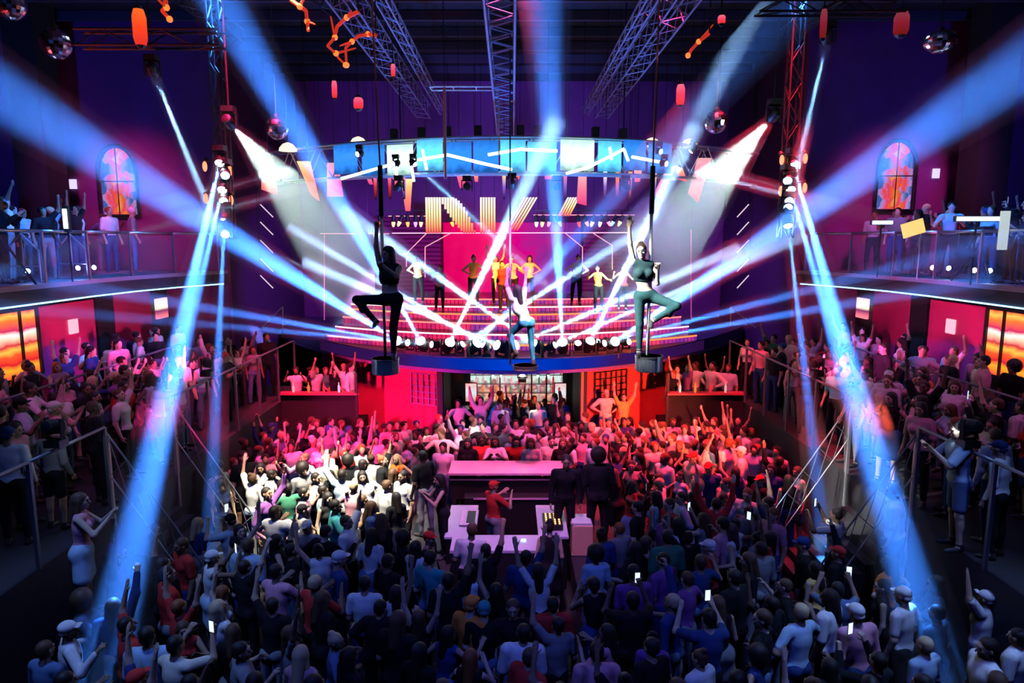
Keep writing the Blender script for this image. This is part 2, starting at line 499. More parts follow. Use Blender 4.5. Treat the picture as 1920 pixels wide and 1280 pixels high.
def palms(J):
    out = []
    for n, sx in ((0, 1), (1, -1)):
        d = J['wr%d' % n] - J['el%d' % n]
        nr = J['palm'][n]
        if not any(nr): nr = (-sx, .3, 0) if unit(d)[2] < .3 else (0, 1, .1)
        out.append((J['wr%d' % n], d, np.array(nr, float), J['curl'][n], sx if unit(d)[2] >= .3 else sx))
    return out

SKIN = mat('skin', objcol=True, rough=.5, noise=.06, scale=9, spec=.35)
CLOTH = mat('woven_cloth', objcol=True, rough=.85, noise=.22, scale=14, spec=.2)
HAIRM = mat('hair', objcol=True, rough=.55, noise=.3, scale=60, spec=.4)
EYE = mat('eye_dark', (.03, .02, .02), .2)
LIP = mat('lip', (.42, .11, .10), .4)
SHOE = mat('shoe_dark', (.04, .04, .045), .5, noise=.2)

def body_mesh(J, h, name='person'):
    P = torso(J) + pelvis(J, i=1) + leg_prims(J, i=1) + arm_prims(J, i=1)
    P += head_prims(J, i=1) + foot_prims(J, i=4)
    for wr, d, nr, cu, sd in palms(J): P += hand_prims(wr, d, nr, cu, i=1, side=sd)
    V, Q, L = sdf_mesh(P, h, lab=True)
    mi = np.select([L == 5, L == 6, L == 4], [1, 2, 3], 0)
    return np_mesh(name, V, Q, [SKIN, EYE, LIP, SHOE], mi)
def top_mesh(J, h, style):
    g = .013 if style != 'loose' else .026
    if style == 'tank': P = torso(J, g) + [('c', tuple(J['waist']), tuple(J['pel'] + [0, 0, .05]), .12, .13, .04, 1)][:0]
    else: P = torso(J, g)
    P += [('e', tuple(J['pel'] + [0, 0, .02]), (.165 + g, .112 + g, .09), None, .05, 1)]
    up = {'tank': 0, 'tee': .36, 'loose': .42, 'long': .97, 'crop': 0}[style]
    if up: P += arm_prims(J, g + .002, 1, up)
    nk = J['neck']
    P.append(('e', tuple(nk + [0, .02, .055]), (.085, .085, .075 if style not in ('tank', 'crop') else .13), None, -1, 1))
    if style in ('tank', 'crop'):
        for n in (0, 1): P.append(('e', tuple(J['sh%d' % n] + (J['sh%d' % n] - nk) * .1), (.065, .1, .085), None, -1, 1))
    cuts = [(2, -1, .88)] if style != 'crop' else [(2, -1, 1.16)]
    V, Q = sdf_mesh(P, h, cuts)
    return np_mesh('top', V, Q, [CLOTH])
def bottom_mesh(J, h, style):
    if style == 'trousers': P = pelvis(J, .010) + leg_prims(J, .012, to=.9)
    elif style == 'leggings': P = pelvis(J, .006) + leg_prims(J, .006, to=.93)
    elif style == 'shorts': P = pelvis(J, .012) + [('c', p[1], tuple(np.array(p[1]) + (np.array(p[2]) - np.array(p[1])) * .75), p[3] + .008, p[4] + .025, p[5], 2) for p in leg_prims(J, .008, to=0)]
    else:
        P = pelvis(J, .012)
        for n in (0, 1): P.append(('c', tuple(J['hp%d' % n]), tuple(J['hp%d' % n] + (J['kn%d' % n] - J['hp%d' % n]) * .78), .10, .115, .09, 2))
        mid = (J['kn0'] + J['kn1']) / 2; P.append(('c', tuple(J['pel'] + [0, 0, -.05]), tuple(J['pel'] + (mid - J['pel']) * .72), .11, .12, .08, 2))
    P.append(('e', tuple(J['waist'] + [0, 0, .04]), (.14, .11, .02), None, .02, 2))
    V, Q = sdf_mesh(P, h, [(2, 1, 1.06)])
    return np_mesh('trousers' if style in ('trousers', 'leggings') else style, V, Q, [CLOTH])
def hair_mesh(J, h, style):
    H = J['head']; f = J['fwd']; up = perp(f, H - J['neck']); r = np.cross(f, up); M = np.stack([r, f, up], 1)
    def at(x, y, z): return tuple(H + r * x + f * y + up * z)
    P = []
    if style == 'short':
        P = [('e', at(0, -.02, .042), (.083, .095, .082), M, .01, 1), ('e', at(0, -.04, -.005), (.078, .072, .07), M, .02, 1)]
    elif style == 'long':
        P = [('e', at(0, -.02, .04), (.087, .10, .086), M, .01, 1), ('c', at(0, -.055, .0), at(0, -.115, -.25), .078, .06, .03, 1)]
        for sx in (-1, 1): P.append(('c', at(sx * .07, -.01, .01), at(sx * .085, -.03, -.19), .03, .03, .03, 1))
    elif style == 'bun':
        P = [('e', at(0, -.02, .04), (.083, .095, .083), M, .01, 1), ('e', at(0, -.06, .115), (.045, .045, .042), M, .012, 1), ('e', at(0, -.045, -.01), (.075, .065, .06), M, .02, 1)]
    elif style == 'afro':
        P = [('e', at(0, -.035, .055), (.135, .13, .13), M, .01, 1), ('e', at(0, -.05, -.01), (.12, .1, .09), M, .03, 1)]
    elif style == 'cap':
        P = [('e', at(0, -.008, .05), (.085, .102, .075), M, .01, 1), ('e', at(0, .105, .045), (.06, .06, .008), M, .012, 1), ('e', at(0, -.045, -.01), (.07, .06, .05), M, .01, 1)]
    P.append(('e', at(0, .085, -.035), (.064, .075, .085), M, -1, 1))
    if style == 'cap': P = P[:2] + P[2:3]
    V, Q = sdf_mesh(P, h)
    return np_mesh('cap' if style == 'cap' else 'hair', V, Q, [CLOTH if style == 'cap' else HAIRM])

DOWN = (.16, .02, -1)
POSES = {   # name: (arms, lean, head tilt, curl, words)
    'idle':   (((.18, -.05, -1), (.05, .45, -1), (.18, -.05, -1), (.08, .35, -1)), (0, .01), (0, .1, 0), (.6, .6), 'arms down'),
    'cheer':  (((.42, .12, .9), (.08, .15, 1), (.48, .1, .85), (.12, .1, 1)), (.01, .02), (0, -.3, 0), (.15, .2), 'both arms raised'),
    'point':  (((.3, .35, .85), (.1, .4, 1), (.22, -.1, -1), (.0, .8, -.5)), (-.02, .02), (.1, -.2, 0), (.9, .7), 'right arm raised'),
    'phone':  (((.25, .75, -.1), (-.35, .35, .95), (.3, .7, -.2), (-.35, .45, .85)), (0, .0), (0, .05, 0), (.9, .9), 'phone held up at face'),
    'clap':   (((.3, .55, -.6), (-.55, .6, .6), (.3, .55, -.6), (-.55, .6, .6)), (0, .02), (0, .0, 0), (.1, .1), 'hands together in front'),
    'sway':   (((.7, .2, -.55), (.1, .6, .7), (.65, -.1, -.6), (.2, .7, -.1)), (.04, .0), (.25, .0, .3), (.7, .6), 'elbows out dancing'),
    'hips':   (((.85, -.25, -.75), (-.75, .35, -.45), (.85, -.25, -.75), (-.75, .35, -.45)), (-.02, .0), (-.1, .05, -.2), (.5, .5), 'hands on hips'),
    'wave':   (((.3, -.05, -1), (.05, .3, -1), (.55, .25, .75), (-.05, .2, 1)), (.02, .01), (-.1, -.25, 0), (.5, .05), 'left arm raised'),
}
# ================================================================== the room
def arc(x, y0=18.2, k=.095): return y0 + k * x * x
def arcpts(x0, x1, n, y0=18.2, k=.095): return [(x0 + (x1 - x0) * i / n, arc(x0 + (x1 - x0) * i / n, y0, k)) for i in range(n + 1)]

struct('floor', MB().box((0, 12.5, -.1), (34, 35, .2)), FLOORM)
struct('ceiling', MB().box((0, 12.5, 12.7), (34, 35, .2)), CEILM)
struct('wall_left', MB().box((-16.1, 12.5, 6.3), (.2, 35, 12.6)), WALLM)
struct('wall_right', MB().box((16.1, 12.5, 6.3), (.2, 35, 12.6)), WALLM)
struct('wall_back', MB().box((0, 28.6, 6.3), (17.8, .2, 12.6)), WALLM)
for sx, nm in ((-1, 'left'), (1, 'right')):
    struct('wall_rear_' + nm, MB().box((sx * 12.4, 21.1, 6.3), (7.4, .2, 12.6)), WALLM)
    struct('wall_stage_' + nm, MB().box((sx * 8.8, 24.85, 6.3), (.2, 7.3, 12.6)), mat('wall_aubergine', (.07, .02, .10), .7, noise=.2))
    # balcony with its curved front edge
    fr = [(sx * (9.9 - .0 * t), y) for t, y in ((0, 5.0),)] + [(sx * (9.9 - max(0, (y - 16) / 5) ** 2 * 1.2), y) for y in np.linspace(7, 21, 15)]
    bk = [(sx * 16, y) for _, y in fr]
    mb = MB(); mb.slab(fr, bk, 5.3, 5.4)
    struct('floor_balcony_' + nm, mb, CONC)
    mb = MB(); mb.slab([(x - sx * .0, y) for x, y in fr], bk, 4.98, 5.3); struct('ceiling_terrace_' + nm, mb, DARK)
    # terraces stepping up beside the dance floor
    struct('floor_terrace_' + nm, MB().box((sx * 7.7, 13.5, .95), (2.6, 14, 1.9)), DARK)
    struct('floor_upper_terrace_' + nm, MB().box((sx * 9.8, 13.5, 1.1), (1.6, 14, 2.2)), DARK)
    struct('wall_under_balcony_' + nm, MB().box((sx * 10.7, 13.5, 2.45), (.2, 14.9, 4.9)), DARK)
    struct('trim_' + ('1' if sx < 0 else '2'), MB().box((sx * 12.9, 19.2, 9.0), (.85, .85, 7.2)), BLACKCLOTH)

# balcony edge lights, rails with glass, posts
def railing(name, pts, z0, h, posts, label, mr=STEEL, glass=True, r=.035, top2=False):
    """pts: plan points; one thing > top_rail, post (many), glass_panel."""
    root = empty(name, (pts[0][0], pts[0][1], z0), label, 'railing')
    o = Vector((pts[0][0], pts[0][1], z0))
    L = [(Vector((x, y, z0)) - o) for x, y in pts]
    b = MB(); b.path([p + Vector((0, 0, h)) for p in L], r, 8)
    if top2: b.path([p + Vector((0, 0, h * .5)) for p in L], r * .6, 6)
    b.build('top_rail', mr, root, smooth=True)
    for p in L[::posts]:
        MB().box(p + Vector((0, 0, h / 2)), (.05, .05, h)).build('post', mr, root)
    if glass:
        for a, c in zip(L[:-1:posts], L[posts::posts]):
            q = (c - a).normalized() * .05
            g = MB(); g.ribbon([a + q + Vector((0, 0, .08)), c - q + Vector((0, 0, .08))], [a + q + Vector((0, 0, h - .08)), c - q + Vector((0, 0, h - .08))])
            g.build('glass_panel', GLASS, root)
    return root
for sx, nm in ((-1, 'left'), (1, 'right')):
    pts = [(sx * (9.98 - max(0, (y - 16) / 5) ** 2 * 1.2), y) for y in np.linspace(8.5, 20.8, 9)]
    railing('balcony_railing', pts, 5.4, 1.1, 1, f'steel and glass railing along the {nm} balcony edge above the magenta panels')
    b = MB(); b.path([(p[0] - sx * .1, p[1], 5.0) for p in pts], .018, 6)
    s_ = b.build('led_strip', glow('edge_led', (.2, .5, 1), 5)); tag(s_, f'thin blue light strip under the lip of the {nm} balcony', 'light strip')
    railing('terrace_railing', [(sx * 6.4, y) for y in np.linspace(7.0, 10.4, 3)], 1.9, 1.5, 1, f'lower terrace railing on the {nm}, near section beside the camera end of the stairs', glass=False, r=.026, mr=mat('dull_steel', (.2, .2, .24), .5, .5))
    railing('terrace_railing', [(sx * 6.4, y) for y in np.linspace(12.6, 19.8, 6)], 1.9, 1.5, 1, f'long lower terrace railing on the {nm}, running back towards the stage', glass=False, r=.026, mr=mat('dull_steel', (.2, .2, .24), .5, .5))
    railing('terrace_railing', [(sx * 9.05, y) for y in np.linspace(11.5, 18.5, 5)], 2.2, 1.3, 1, f'upper terrace railing on the {nm}, just below the magenta wall panels', glass=False, r=.026, mr=mat('dull_steel', (.2, .2, .24), .5, .5))
    # stairs from the floor up to the terrace, with lattice sides
    st = empty('staircase', (sx * 5.1, 11.5, 0), f'dark staircase climbing from the dance floor to the {nm} terrace', 'stairs')
    for i in range(7):
        MB().box((sx * (.09 + i * .19), 0, .165 * (i + 1)), (.19, 1.7, .33)).build('tread', DARK, st)
    for j, yy in enumerate((10.45, 12.55)):
        rr = empty('stair_railing', (sx * 5.0, yy, 0), f'lattice stair railing at the {"near" if j == 0 else "far"} side of the {nm} staircase', 'railing')
        b = MB(); b.tube((0, 0, 1.05), (sx * 1.4, 0, 3.3), .016)
        b.build('top_rail', mat('dull_steel', (.2, .2, .24), .5, .5), rr)
        b = MB(); b.tube((0, 0, .35), (sx * 1.4, 0, 2.6), .012); b.build('bottom_rail', ALU, rr)
        b = MB()
        for k in range(5):
            x0 = sx * 1.4 * k / 5; x1 = sx * 1.4 * (k + 1) / 5; s0 = 1.607 * abs(x0); s1 = 1.607 * abs(x1)
            b.tube((x0, 0, .35 + s0), (x1, 0, 1.05 + s1), .008, n=5); b.tube((x0, 0, 1.05 + s0), (x1, 0, .35 + s1), .008, n=5)
        b.build('lattice', mat('dull_steel', (.2, .2, .24), .5, .5), rr)
        for k in (0, 1.4): MB().box((sx * k, 0, .52 + (1.1 if k else 0)), (.05, .05, 1.05 + (2.2 if k else 0))).build('post', ALU, rr)

# panels and screens on the walls under the balconies
def wall_item(name, sx, y0, y1, z0, z1, m, label, cat, th=.1, x=10.55):
    o = MB().box((0, 0, 0), (th, y1 - y0, z1 - z0)).build(name, m, bevel=.02)
    o.location = (sx * x, (y0 + y1) / 2, (z0 + z1) / 2); return tag(o, label, cat)
SCR = screen_mat('led_screen_fire', [(0, (1, .05, .02)), (.14, (1, .30, .02)), (.22, (.5, .01, .02)), (.34, (1, .08, .02)), (.42, (1, .42, .06)), (.50, (.5, .02, .04)), (.60, (1, .5, .35)), (.66, (1, .75, .7)), (.72, (.5, .02, .1)), (.86, (1, .16, .03)), (.93, (1, .45, .08)), (1, (.9, .05, .03))], 'Z', 1.5, scale=3, noise=.10)
for sx, nm in ((-1, 'left'), (1, 'right')):
    s = empty('led_screen', (sx * 10.5, 13.95, 4.12), f'wide orange and red striped LED screen under the {nm} balcony', 'screen')
    b = MB().box((0, 0, 0), (.06, 1.9, 1.4)).build('display', SCR, s)
    f_ = MB()
    for dy, dz, a, c in ((0, .73, 1.98, .07), (0, -.73, 1.98, .07)): f_.box((0, dy, dz), (.12, a, c))
    for dy in (-.98, 0.45, .98): f_.box((-sx * .02, dy, 0), (.12, .04 if abs(dy) < .9 else .07, 1.45))
    f_.build('frame', BLACK, s)
    wall_item('wall_panel', sx, 15.05, 17.1, 2.75, 4.85, REDWALL, f'large magenta padded wall panel beside the {nm} striped screen', 'wall panel')
    wall_item('wall_panel', sx, 17.95, 19.8, 2.75, 4.95, REDWALL, f'farther magenta wall panel under the {nm} balcony, past the dark drape', 'wall panel')
    wall_item('drape', sx, 17.15, 17.9, 2.7, 4.95, BLACKCLOTH, f'black drape hanging between the two magenta panels on the {nm}', 'drape', .16)
    a = wall_item('sign', sx, 16.0, 16.35, 4.1, 4.45, glow('sign_pink', (1, .35, .45), 1.6), f'small glowing square sign on the near magenta panel, {nm}', 'sign', .04, 10.47)
    wall_item('led_screen', sx, 20.05, 20.7, 4.0, 4.6, screen_mat('small_screen', [(0, (1, .2, .25)), (.4, (.15, .02, .1)), (.55, (1, .75, .6)), (1, (1, .5, .45))], 'Z', 1.6), f'small bright pink screen at the far end under the {nm} balcony', 'screen', .08, 10.5)

# arched stained windows in the rear walls
def arch_poly(w, h, n=12):
    pts = [(-w / 2, 0), (w / 2, 0), (w / 2, h * .62)]
    for i in range(1, n): 
        t = i / n; pts.append((w / 2 * math.cos(math.pi * t) , h * .62 + h * .38 * math.sin(math.pi * t)))
    pts.append((-w / 2, h * .62)); return pts
STG = bpy.data.materials.new('stained_glass'); STG.use_nodes = True
nt = STG.node_tree; nt.nodes.clear()
o_ = nt.nodes.new('ShaderNodeOutputMaterial'); e_ = nt.nodes.new('ShaderNodeEmission'); v_ = nt.nodes.new('ShaderNodeTexVoronoi'); v_.inputs['Scale'].default_value = 5
v_.inputs['Randomness'].default_value = 1
tc_ = nt.nodes.new('ShaderNodeTexCoord'); nt.links.new(tc_.outputs['Object'], v_.inputs['Vector'])
sp_ = nt.nodes.new('ShaderNodeSeparateXYZ'); nt.links.new(tc_.outputs['Object'], sp_.inputs[0])
ab_ = nt.nodes.new('ShaderNodeMath'); ab_.operation = 'ABSOLUTE'; nt.links.new(sp_.outputs[0], ab_.inputs[0])
hs_ = nt.nodes.new('ShaderNodeSeparateColor'); nt.links.new(v_.outputs['Color'], hs_.inputs[0])
ma_ = nt.nodes.new('ShaderNodeMath'); ma_.operation = 'MULTIPLY_ADD'; ma_.inputs[1].default_value = .35; nt.links.new(hs_.outputs[0], ma_.inputs[0]); nt.links.new(ab_.outputs[0], ma_.inputs[2])
cr_ = nt.nodes.new('ShaderNodeValToRGB'); nt.links.new(ma_.outputs[0], cr_.inputs[0])
els = cr_.color_ramp.elements; els[0].color = (1, .55, .2, 1); els[1].color = (.06, .12, .5, 1); els[1].position = .75
for p_, c_ in ((.22, (1, .16, .03)), (.36, (1, .06, .12)), (.5, (.5, .3, .8)), (.62, (.05, .15, .45))):
    q = els.new(p_); q.color = (*c_, 1)
nt.links.new(cr_.outputs[0], e_.inputs[0]); e_.inputs[1].default_value = .8; nt.links.new(e_.outputs[0], o_.inputs[0])
for i, (cx, cyy, nm) in enumerate(((226, 402, 'left'), (1675, 392, 'right'))):
    p = px(cx, cyy, 20.955); w_, h_ = 1.0, 1.95
    wd = empty('stained_window', p, f'tall arched stained glass window glowing orange on the {nm} rear wall', 'window')
    poly = arch_poly(w_, h_); b = MB(); n = len(poly)
    for yy in (0, .04):
        for x, z in poly: b.v.append((x, yy, z))
    b.face(list(range(n))); b.face(list(range(n, 2 * n))[::-1])
    b.build('pane', STG, wd)
    fr = arch_poly(w_ + .16, h_ + .12)
    b = MB(); b.path([(x, -.03, z - .04) for x, z in fr + fr[:1]], .05, 6)
    b.build('frame', BLACK, wd)
    b = MB(); b.tube((-w_ / 2, -.03, h_ * .5), (w_ / 2, -.03, h_ * .5), .018); b.tube((0, -.03, 0), (0, -.03, h_), .016); b.build('mullion', BLACK, wd)
for x, y, nm in ((137, 345, 'left'), (1755, 325, 'right')):
    p = px(x, y, 20.95); o = MB().box((0, 0, 0), (.2, .05, .28)).build('wall_sign', glow('sign_pale', (.7, .6, 1), 1.2)); o.location = p
    tag(o, f'small pale lit sign on the {nm} rear wall beside the arched window', 'sign')

# ================================================================== stage
FASC = mat('stage_fascia', (.05, .07, .16), .4, .2, noise=.2)
fr = arcpts(-8.6, 8.6, 40); bk = [(x, 28.4) for x, _ in fr]
b = MB(); b.slab(fr, bk, 2.75, 3.15)
st = b.build('floor_stage', FASC); tag(st, kind='structure')
lip = MB(); f2 = [(x, y - .06) for x, y in fr]; b = MB(); b.slab(f2, fr, 2.72, 2.8)
b.build('stage_edge_trim', mat('trim_violet', (.2, .1, .4), .4), None); tag(bpy.data.objects['stage_edge_trim'], 'thin violet trim along the bottom of the curved stage edge', 'stage trim')
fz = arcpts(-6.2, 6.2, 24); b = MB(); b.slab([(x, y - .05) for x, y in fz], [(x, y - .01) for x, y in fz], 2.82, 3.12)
tag(b.build('painted_glow_band', screen_mat('fascia_painted_glow', [(0, (.03, .005, .06)), (.25, (.05, .01, .14)), (.38, (.0, .03, .5)), (.5, (.0, .06, .75)), (.62, (.0, .03, .5)), (.75, (.05, .01, .14)), (1, (.03, .005, .06))], 'X', .8, scale=1, noise=.1)), 'curved stage edge band with blue light painted in, brightest in the middle', 'screen')  # added band: blue wash on the stage edge put in as emission
# under-stage walls
def under_wall(x0, x1, dy, name, m):
    f = arcpts(x0, x1, 8, 18.2 + dy); bb = [(x, y + .15) for x, y in f]
    return struct(name, MB().slab(f, bb, 0, 2.75), m)
under_wall(-6.4, -1.95, .6, 'wall_under_stage_left', REDWALL)
under_wall(1.95, 6.4, .6, 'wall_under_stage_right', mat('orange_red_wall', (.75, .08, .07), .6, noise=.18, scale=2))
struct('wall_bar_back', MB().box((0, 22.6, 1.37), (4.3, .15, 2.74)), DARK)
for sx, nm in ((-1, 'left'), (1, 'right')): struct('wall_bar_' + nm, MB().box((sx * 2.05, 20.7, 1.37), (.15, 3.6, 2.74)), DARK)
# lattices on those walls
def lattice(x0, x1, z0, z1, nx, nz, m, label, dy):
    root = empty('wall_lattice', ((x0 + x1) / 2, arc((x0 + x1) / 2, 18.2 + dy), z0), label, 'wall lattice')
    cxm = (x0 + x1) / 2; cym = arc(cxm, 18.2 + dy)
    b = MB()
    for i in range(nx + 1):
        x = x0 + (x1 - x0) * i / nx; y = arc(x, 18.2 + dy) - cym; b.tube((x - cxm, y, 0), (x - cxm, y, z1 - z0), .018, n=6)
    for j in range(nz + 1):
        z = (z1 - z0) * j / nz; b.path([(x - cxm, arc(x, 18.2 + dy) - cym, z) for x in np.linspace(x0, x1, 7)], .018, 6)
    b.build('bars', m, root)
    return root
lattice(-2.95, -2.05, 1.6, 2.5, 5, 5, mat('lattice_violet', (.35, .15, .45), .4), 'dark violet square lattice on the magenta wall left of the bar', .52)
lattice(2.4, 3.4, 1.55, 2.55, 6, 5, BLACK, 'black square lattice on the orange red wall right of the bar', .52)
o = MB().box((0, 0, 0), (.07, .2, 2.6)).build('door_post', mat('post_orange', (.8, .25, .1), .5)); o.location = (1.98, 18.9, 1.35); tag(o, 'orange post at the right corner of the bar opening', 'post')

# LED steps
def glowstep(i): return glow(('led_orange', 'led_white', 'led_rose')[i % 3], ((1, .17, .04), (1, .55, .60), (1, .16, .14))[i % 3], (2.2, 1.8, 2.2)[i % 3])
RIS = screen_mat('riser_led', [(0, (.25, .01, .14)), (.35, (.75, .02, .10)), (.5, (.16, .03, .30)), (.7, (.8, .05, .12)), (1, (.22, .02, .28))], 'X', 1.3, scale=2.2, stripes=('X', 7, .8, .35), noise=.8)
TRD = mat('tread_gloss', (.06, .03, .07), .25, noise=.2)
steps = [(19.5, 3.15, 3.33), (20.35, 3.33, 3.52), (21.2, 3.52, 3.75), (22.0, 3.75, 3.95), (22.8, 3.95, 4.12), (23.7, 4.12, 4.3)]
for i, (y0, z0, z1) in enumerate(steps):
    hw = 5.9 - i * .06; k = .06 if i < 4 else .035
    nxt = steps[i + 1] if i < 5 else (26.5, 0, 0)
    s = empty('stage_step', (0, y0, z0), f'{ORD[i]} curved stage step counting up from the stage edge, {"orange" if i % 3 == 0 else ("white" if i % 3 == 1 else "rose")} light line along its nose', 'stage step', )
    F = [(x, min(26.7 - y0, k * x * x)) for x in np.linspace(-hw, hw, 31)]
    B = [(x, min(26.85 - y0, max(k * x * x + .01, nxt[0] - y0 + .3 + .05 * x * x))) for x in np.linspace(-hw, hw, 31)]
    MB().slab(F, B, z1 - z0 - .05, z1 - z0).build('tread', TRD, s)
    r_ = MB(); r_.slab([(x, y + .03) for x, y in F], [(x, y + .08) for x, y in F], 0, z1 - z0 - .05); r_.build('riser', RIS, s)
    l_ = MB(); l_.slab([(x, y - .03) for x, y in F], F, z1 - z0 - .045, z1 - z0); l_.build('led_line', glowstep(i), s)

# stage back screens, frames, letters
scr = MB().box((0, 0, 0), (5.4, .1, 3.3)).build('led_wall', screen_mat('led_wall', [(0, (.75, .0, .12)), (.3, (.95, .01, .16)), (.55, (.7, .0, .25)), (.75, (.35, .02, .30)), (1, (.1, .02, .3))], 'X', 1.0, scale=.8, noise=.7))
scr.location = (.0, 27.2, 5.35); tag(scr, 'large magenta LED wall at the back centre of the stage behind the performers', 'screen')
for sx, nm in ((-1, 'left'), (1, 'right')):
    o = MB().box((0, 0, 0), (2.6, .1, 3.6)).build('led_wall', screen_mat('led_wall_side', [(0, (.22, .01, .16)), (.5, (.32, .01, .22)), (1, (.16, .01, .22))], 'Z', .55, stripes=('Z', 6, .6, .45)))
    o.location = (sx * 4.1, 27.0, 5.4); tag(o, f'purple finely lined LED wall at the {nm} of the magenta screen', 'screen')
def tubes(name, pts, m, label, cat='light line', r=.02, Y=26):
    P = [px(x, y, Y if not isinstance(Y, (list, tuple)) else Y[i]) for i, (x, y) in enumerate(pts)]
    c = P[0]; b = MB(); b.path([p - c for p in P], r, 6); o = b.build(name, m); o.location = c
    for p in ((P[0], P[-1]) if abs(P[0].x - P[-1].x) > 2 else (max(P, key=lambda q: q.z),)):
        MB().tube(p - c, (p.x - c.x, p.y - c.y, 12.58 - c.z), .007, n=5).build('cable', BLACK, o)
    return tag(o, label, cat)
ROSE = glow('line_rose', (1, .38, .52), 1.1); WHITEL = glow('line_white', (.8, .9, 1.0), 2.2)
tubes('portal_line', [(797, 520), (797, 463), (845, 437)], ROSE, 'angled pink light line left of the magenta screen, inner one')
tubes('portal_line', [(762, 500), (762, 475), (800, 437)], ROSE, 'angled pink light line left of the magenta screen, outer one')
tubes('portal_line', [(1092, 500), (1092, 463), (1060, 437)], ROSE, 'angled pink light line right of the magenta screen, inner one')
tubes('portal_line', [(1148, 505), (1148, 460), (1112, 437)], ROSE, 'angled pink light line right of the magenta screen, outer one')
tubes('horizon_line', [(735, 437), (1185, 436)], glow('line_pink2', (1, .5, .7), 1.6), 'long thin pink light line across the stage under the big letters', Y=25.6)
tubes('horizon_line', [(728, 405), (800, 405)], ROSE, 'short pink line over the lamps left of the big letters', Y=25.6)
tubes('horizon_line', [(1000, 403), (1190, 403)], ROSE, 'short pink line over the lamps right of the big letters', Y=25.6)
tubes('side_line', [(608, 440), (608, 600)], mat('dim_pink', (.5, .1, .3), emit=(1, .2, .4), strength=.35), 'tall thin pink vertical line on the far left of the stage', Y=24)
tubes('side_line', [(1296, 430), (1296, 600)], MATS['dim_pink'], 'tall thin pink vertical line on the far right of the stage', Y=24)
for k, (a, c) in enumerate(((600, 668), (690, 730))): tubes('side_line', [(a, 438), (c, 438)], ROSE, f'{"outer" if k == 0 else "inner"} short level pink line at the upper left of the stage', Y=24)

LETM = screen_mat('letter_led', [(0, (.55, .04, .06)), (.25, (1, .35, .12)), (.6, (1, .72, .38)), (1, (1, .93, .72))], 'Z', 1.5)
def letter(cols, label, wpx=3.2, Y=25.2):
    c = px(cols[0][0], 437, Y); root = empty('big_letter', c, label, 'letter')
    b = MB()
    for x, yt, yb in cols:
        a = px(x, yt, Y) - c; d = px(x, yb, Y) - c
        b.box(((a.x + d.x) / 2, 0, (a.z + d.z) / 2), (wpx * Y / 1280, .12, abs(a.z - d.z)))
    b.build('led_bars', LETM, root)
    b = MB()
    for x, yt, yb in cols[::3]:
        a = px(x, yt, Y) - c; d = px(x, yb, Y) - c; b.box((a.x, .12, (a.z + d.z) / 2), (.03, .1, abs(a.z - d.z)))
    b.build('backing', BLACK, root)
    for q in (cols[0], cols[-1]):
        a = px(q[0], q[1], Y) - c; MB().tube((a.x, .12, a.z), (a.x, .12, 12.58 - c.z), .012, n=5).build('cable', BLACK, root)
    return root
cols = [(800 + 5.0 * i, 370, 437) for i in range(6)]
for i in range(13):
    x = 830 + 5.0 * i
    yt = 370 + 67 * max(0, (x - 846) / 46) ** 2; yb = min(437, 377 + 62 * max(0.001, (x - 828) / 42) ** .8)
    if yb - yt > 2: cols.append((x, yt, yb))
letter(cols, 'glowing cream and orange striped letter D, first of the big letters')
letter([(902 + 5.0 * i, 370, 437) for i in range(6)], 'glowing cream striped letter I, second of the big letters')
def slash(x0t, x1t, x0b, x1b, label, yb=437):
    c = px(x0b, yb, 25.2); root = empty('big_letter', c, label, 'letter'); b = MB()
    n = 5; w_ = (x1t - x0t) / n
    for i in range(n):
        a = px(x0t + w_ * i, 370, 25.2) - c; a2 = px(x0t + w_ * (i + .62), 370, 25.2) - c
        d = px(x0b + w_ * i, yb, 25.2) - c; d2 = px(x0b + w_ * (i + .62), yb, 25.2) - c
        k = len(b.v)
        for yy in (-.06, .06): b.v += [(a.x, yy, a.z), (a2.x, yy, a2.z), (d2.x, yy, d2.z), (d.x, yy, d.z)]
        for q in ((0, 3, 2, 1), (4, 5, 6, 7), (0, 1, 5, 4), (1, 2, 6, 5), (2, 3, 7, 6), (3, 0, 4, 7)): b.face([k + j for j in q])
    b.build('led_bars', LETM, root)
    MB().tube((a.x * .5, .1, a.z), (0.2, .1, 0), .03).build('backing', BLACK, root)
    MB().tube((a.x * .5, .1, a.z), (a.x * .5, .1, 12.58 - c.z), .012, n=5).build('cable', BLACK, root)
slash(982, 1010, 945, 973, 'glowing cream slanted stroke of the third big letter, left one', 432)
slash(1064, 1088, 1046, 1070, 'glowing cream slanted stroke of the third big letter, right one', 405)

# rows of small coloured lamps
def small_lamp(p, col, tilt, label, s=1.0, strength=5):
    r = empty('par_lamp', p, label, 'stage lamp')
    q = Euler((tilt[0], tilt[1], 0)).to_matrix()
    b = MB(); b.lathe([(.03, .14), (.07, .12), (.08, -.02), (.095, -.1), (.09, -.1), (.07, -.08)], (0, 0, 0), 12, q); o = b.build('can', BLACK, r, smooth=False)
    b = MB(); b.lathe([(.07, -.12), (.05, -.24), (.02, -.30)], (0, 0, 0), 12, q); b.build('lens', glow('par_%d%d%d' % tuple(int(c * 9) for c in col), col, strength), r)
    b = MB(); b.tube((0, 0, .08), (0, 0, .3), .012); b.build('clamp', BLACK, r)
    r.scale = (s, s, s); return r
CL = {'o': (1, .28, .04), 'y': (1, .7, .2), 'r': (1, .05, .04), 'v': (.45, .2, 1), 'w': (1, .85, .9), 'p': (1, .2, .4), 'b': (.2, .5, 1)}
CN = {'o': 'orange', 'y': 'yellow', 'r': 'red', 'v': 'violet', 'w': 'white', 'p': 'pink', 'b': 'blue'}
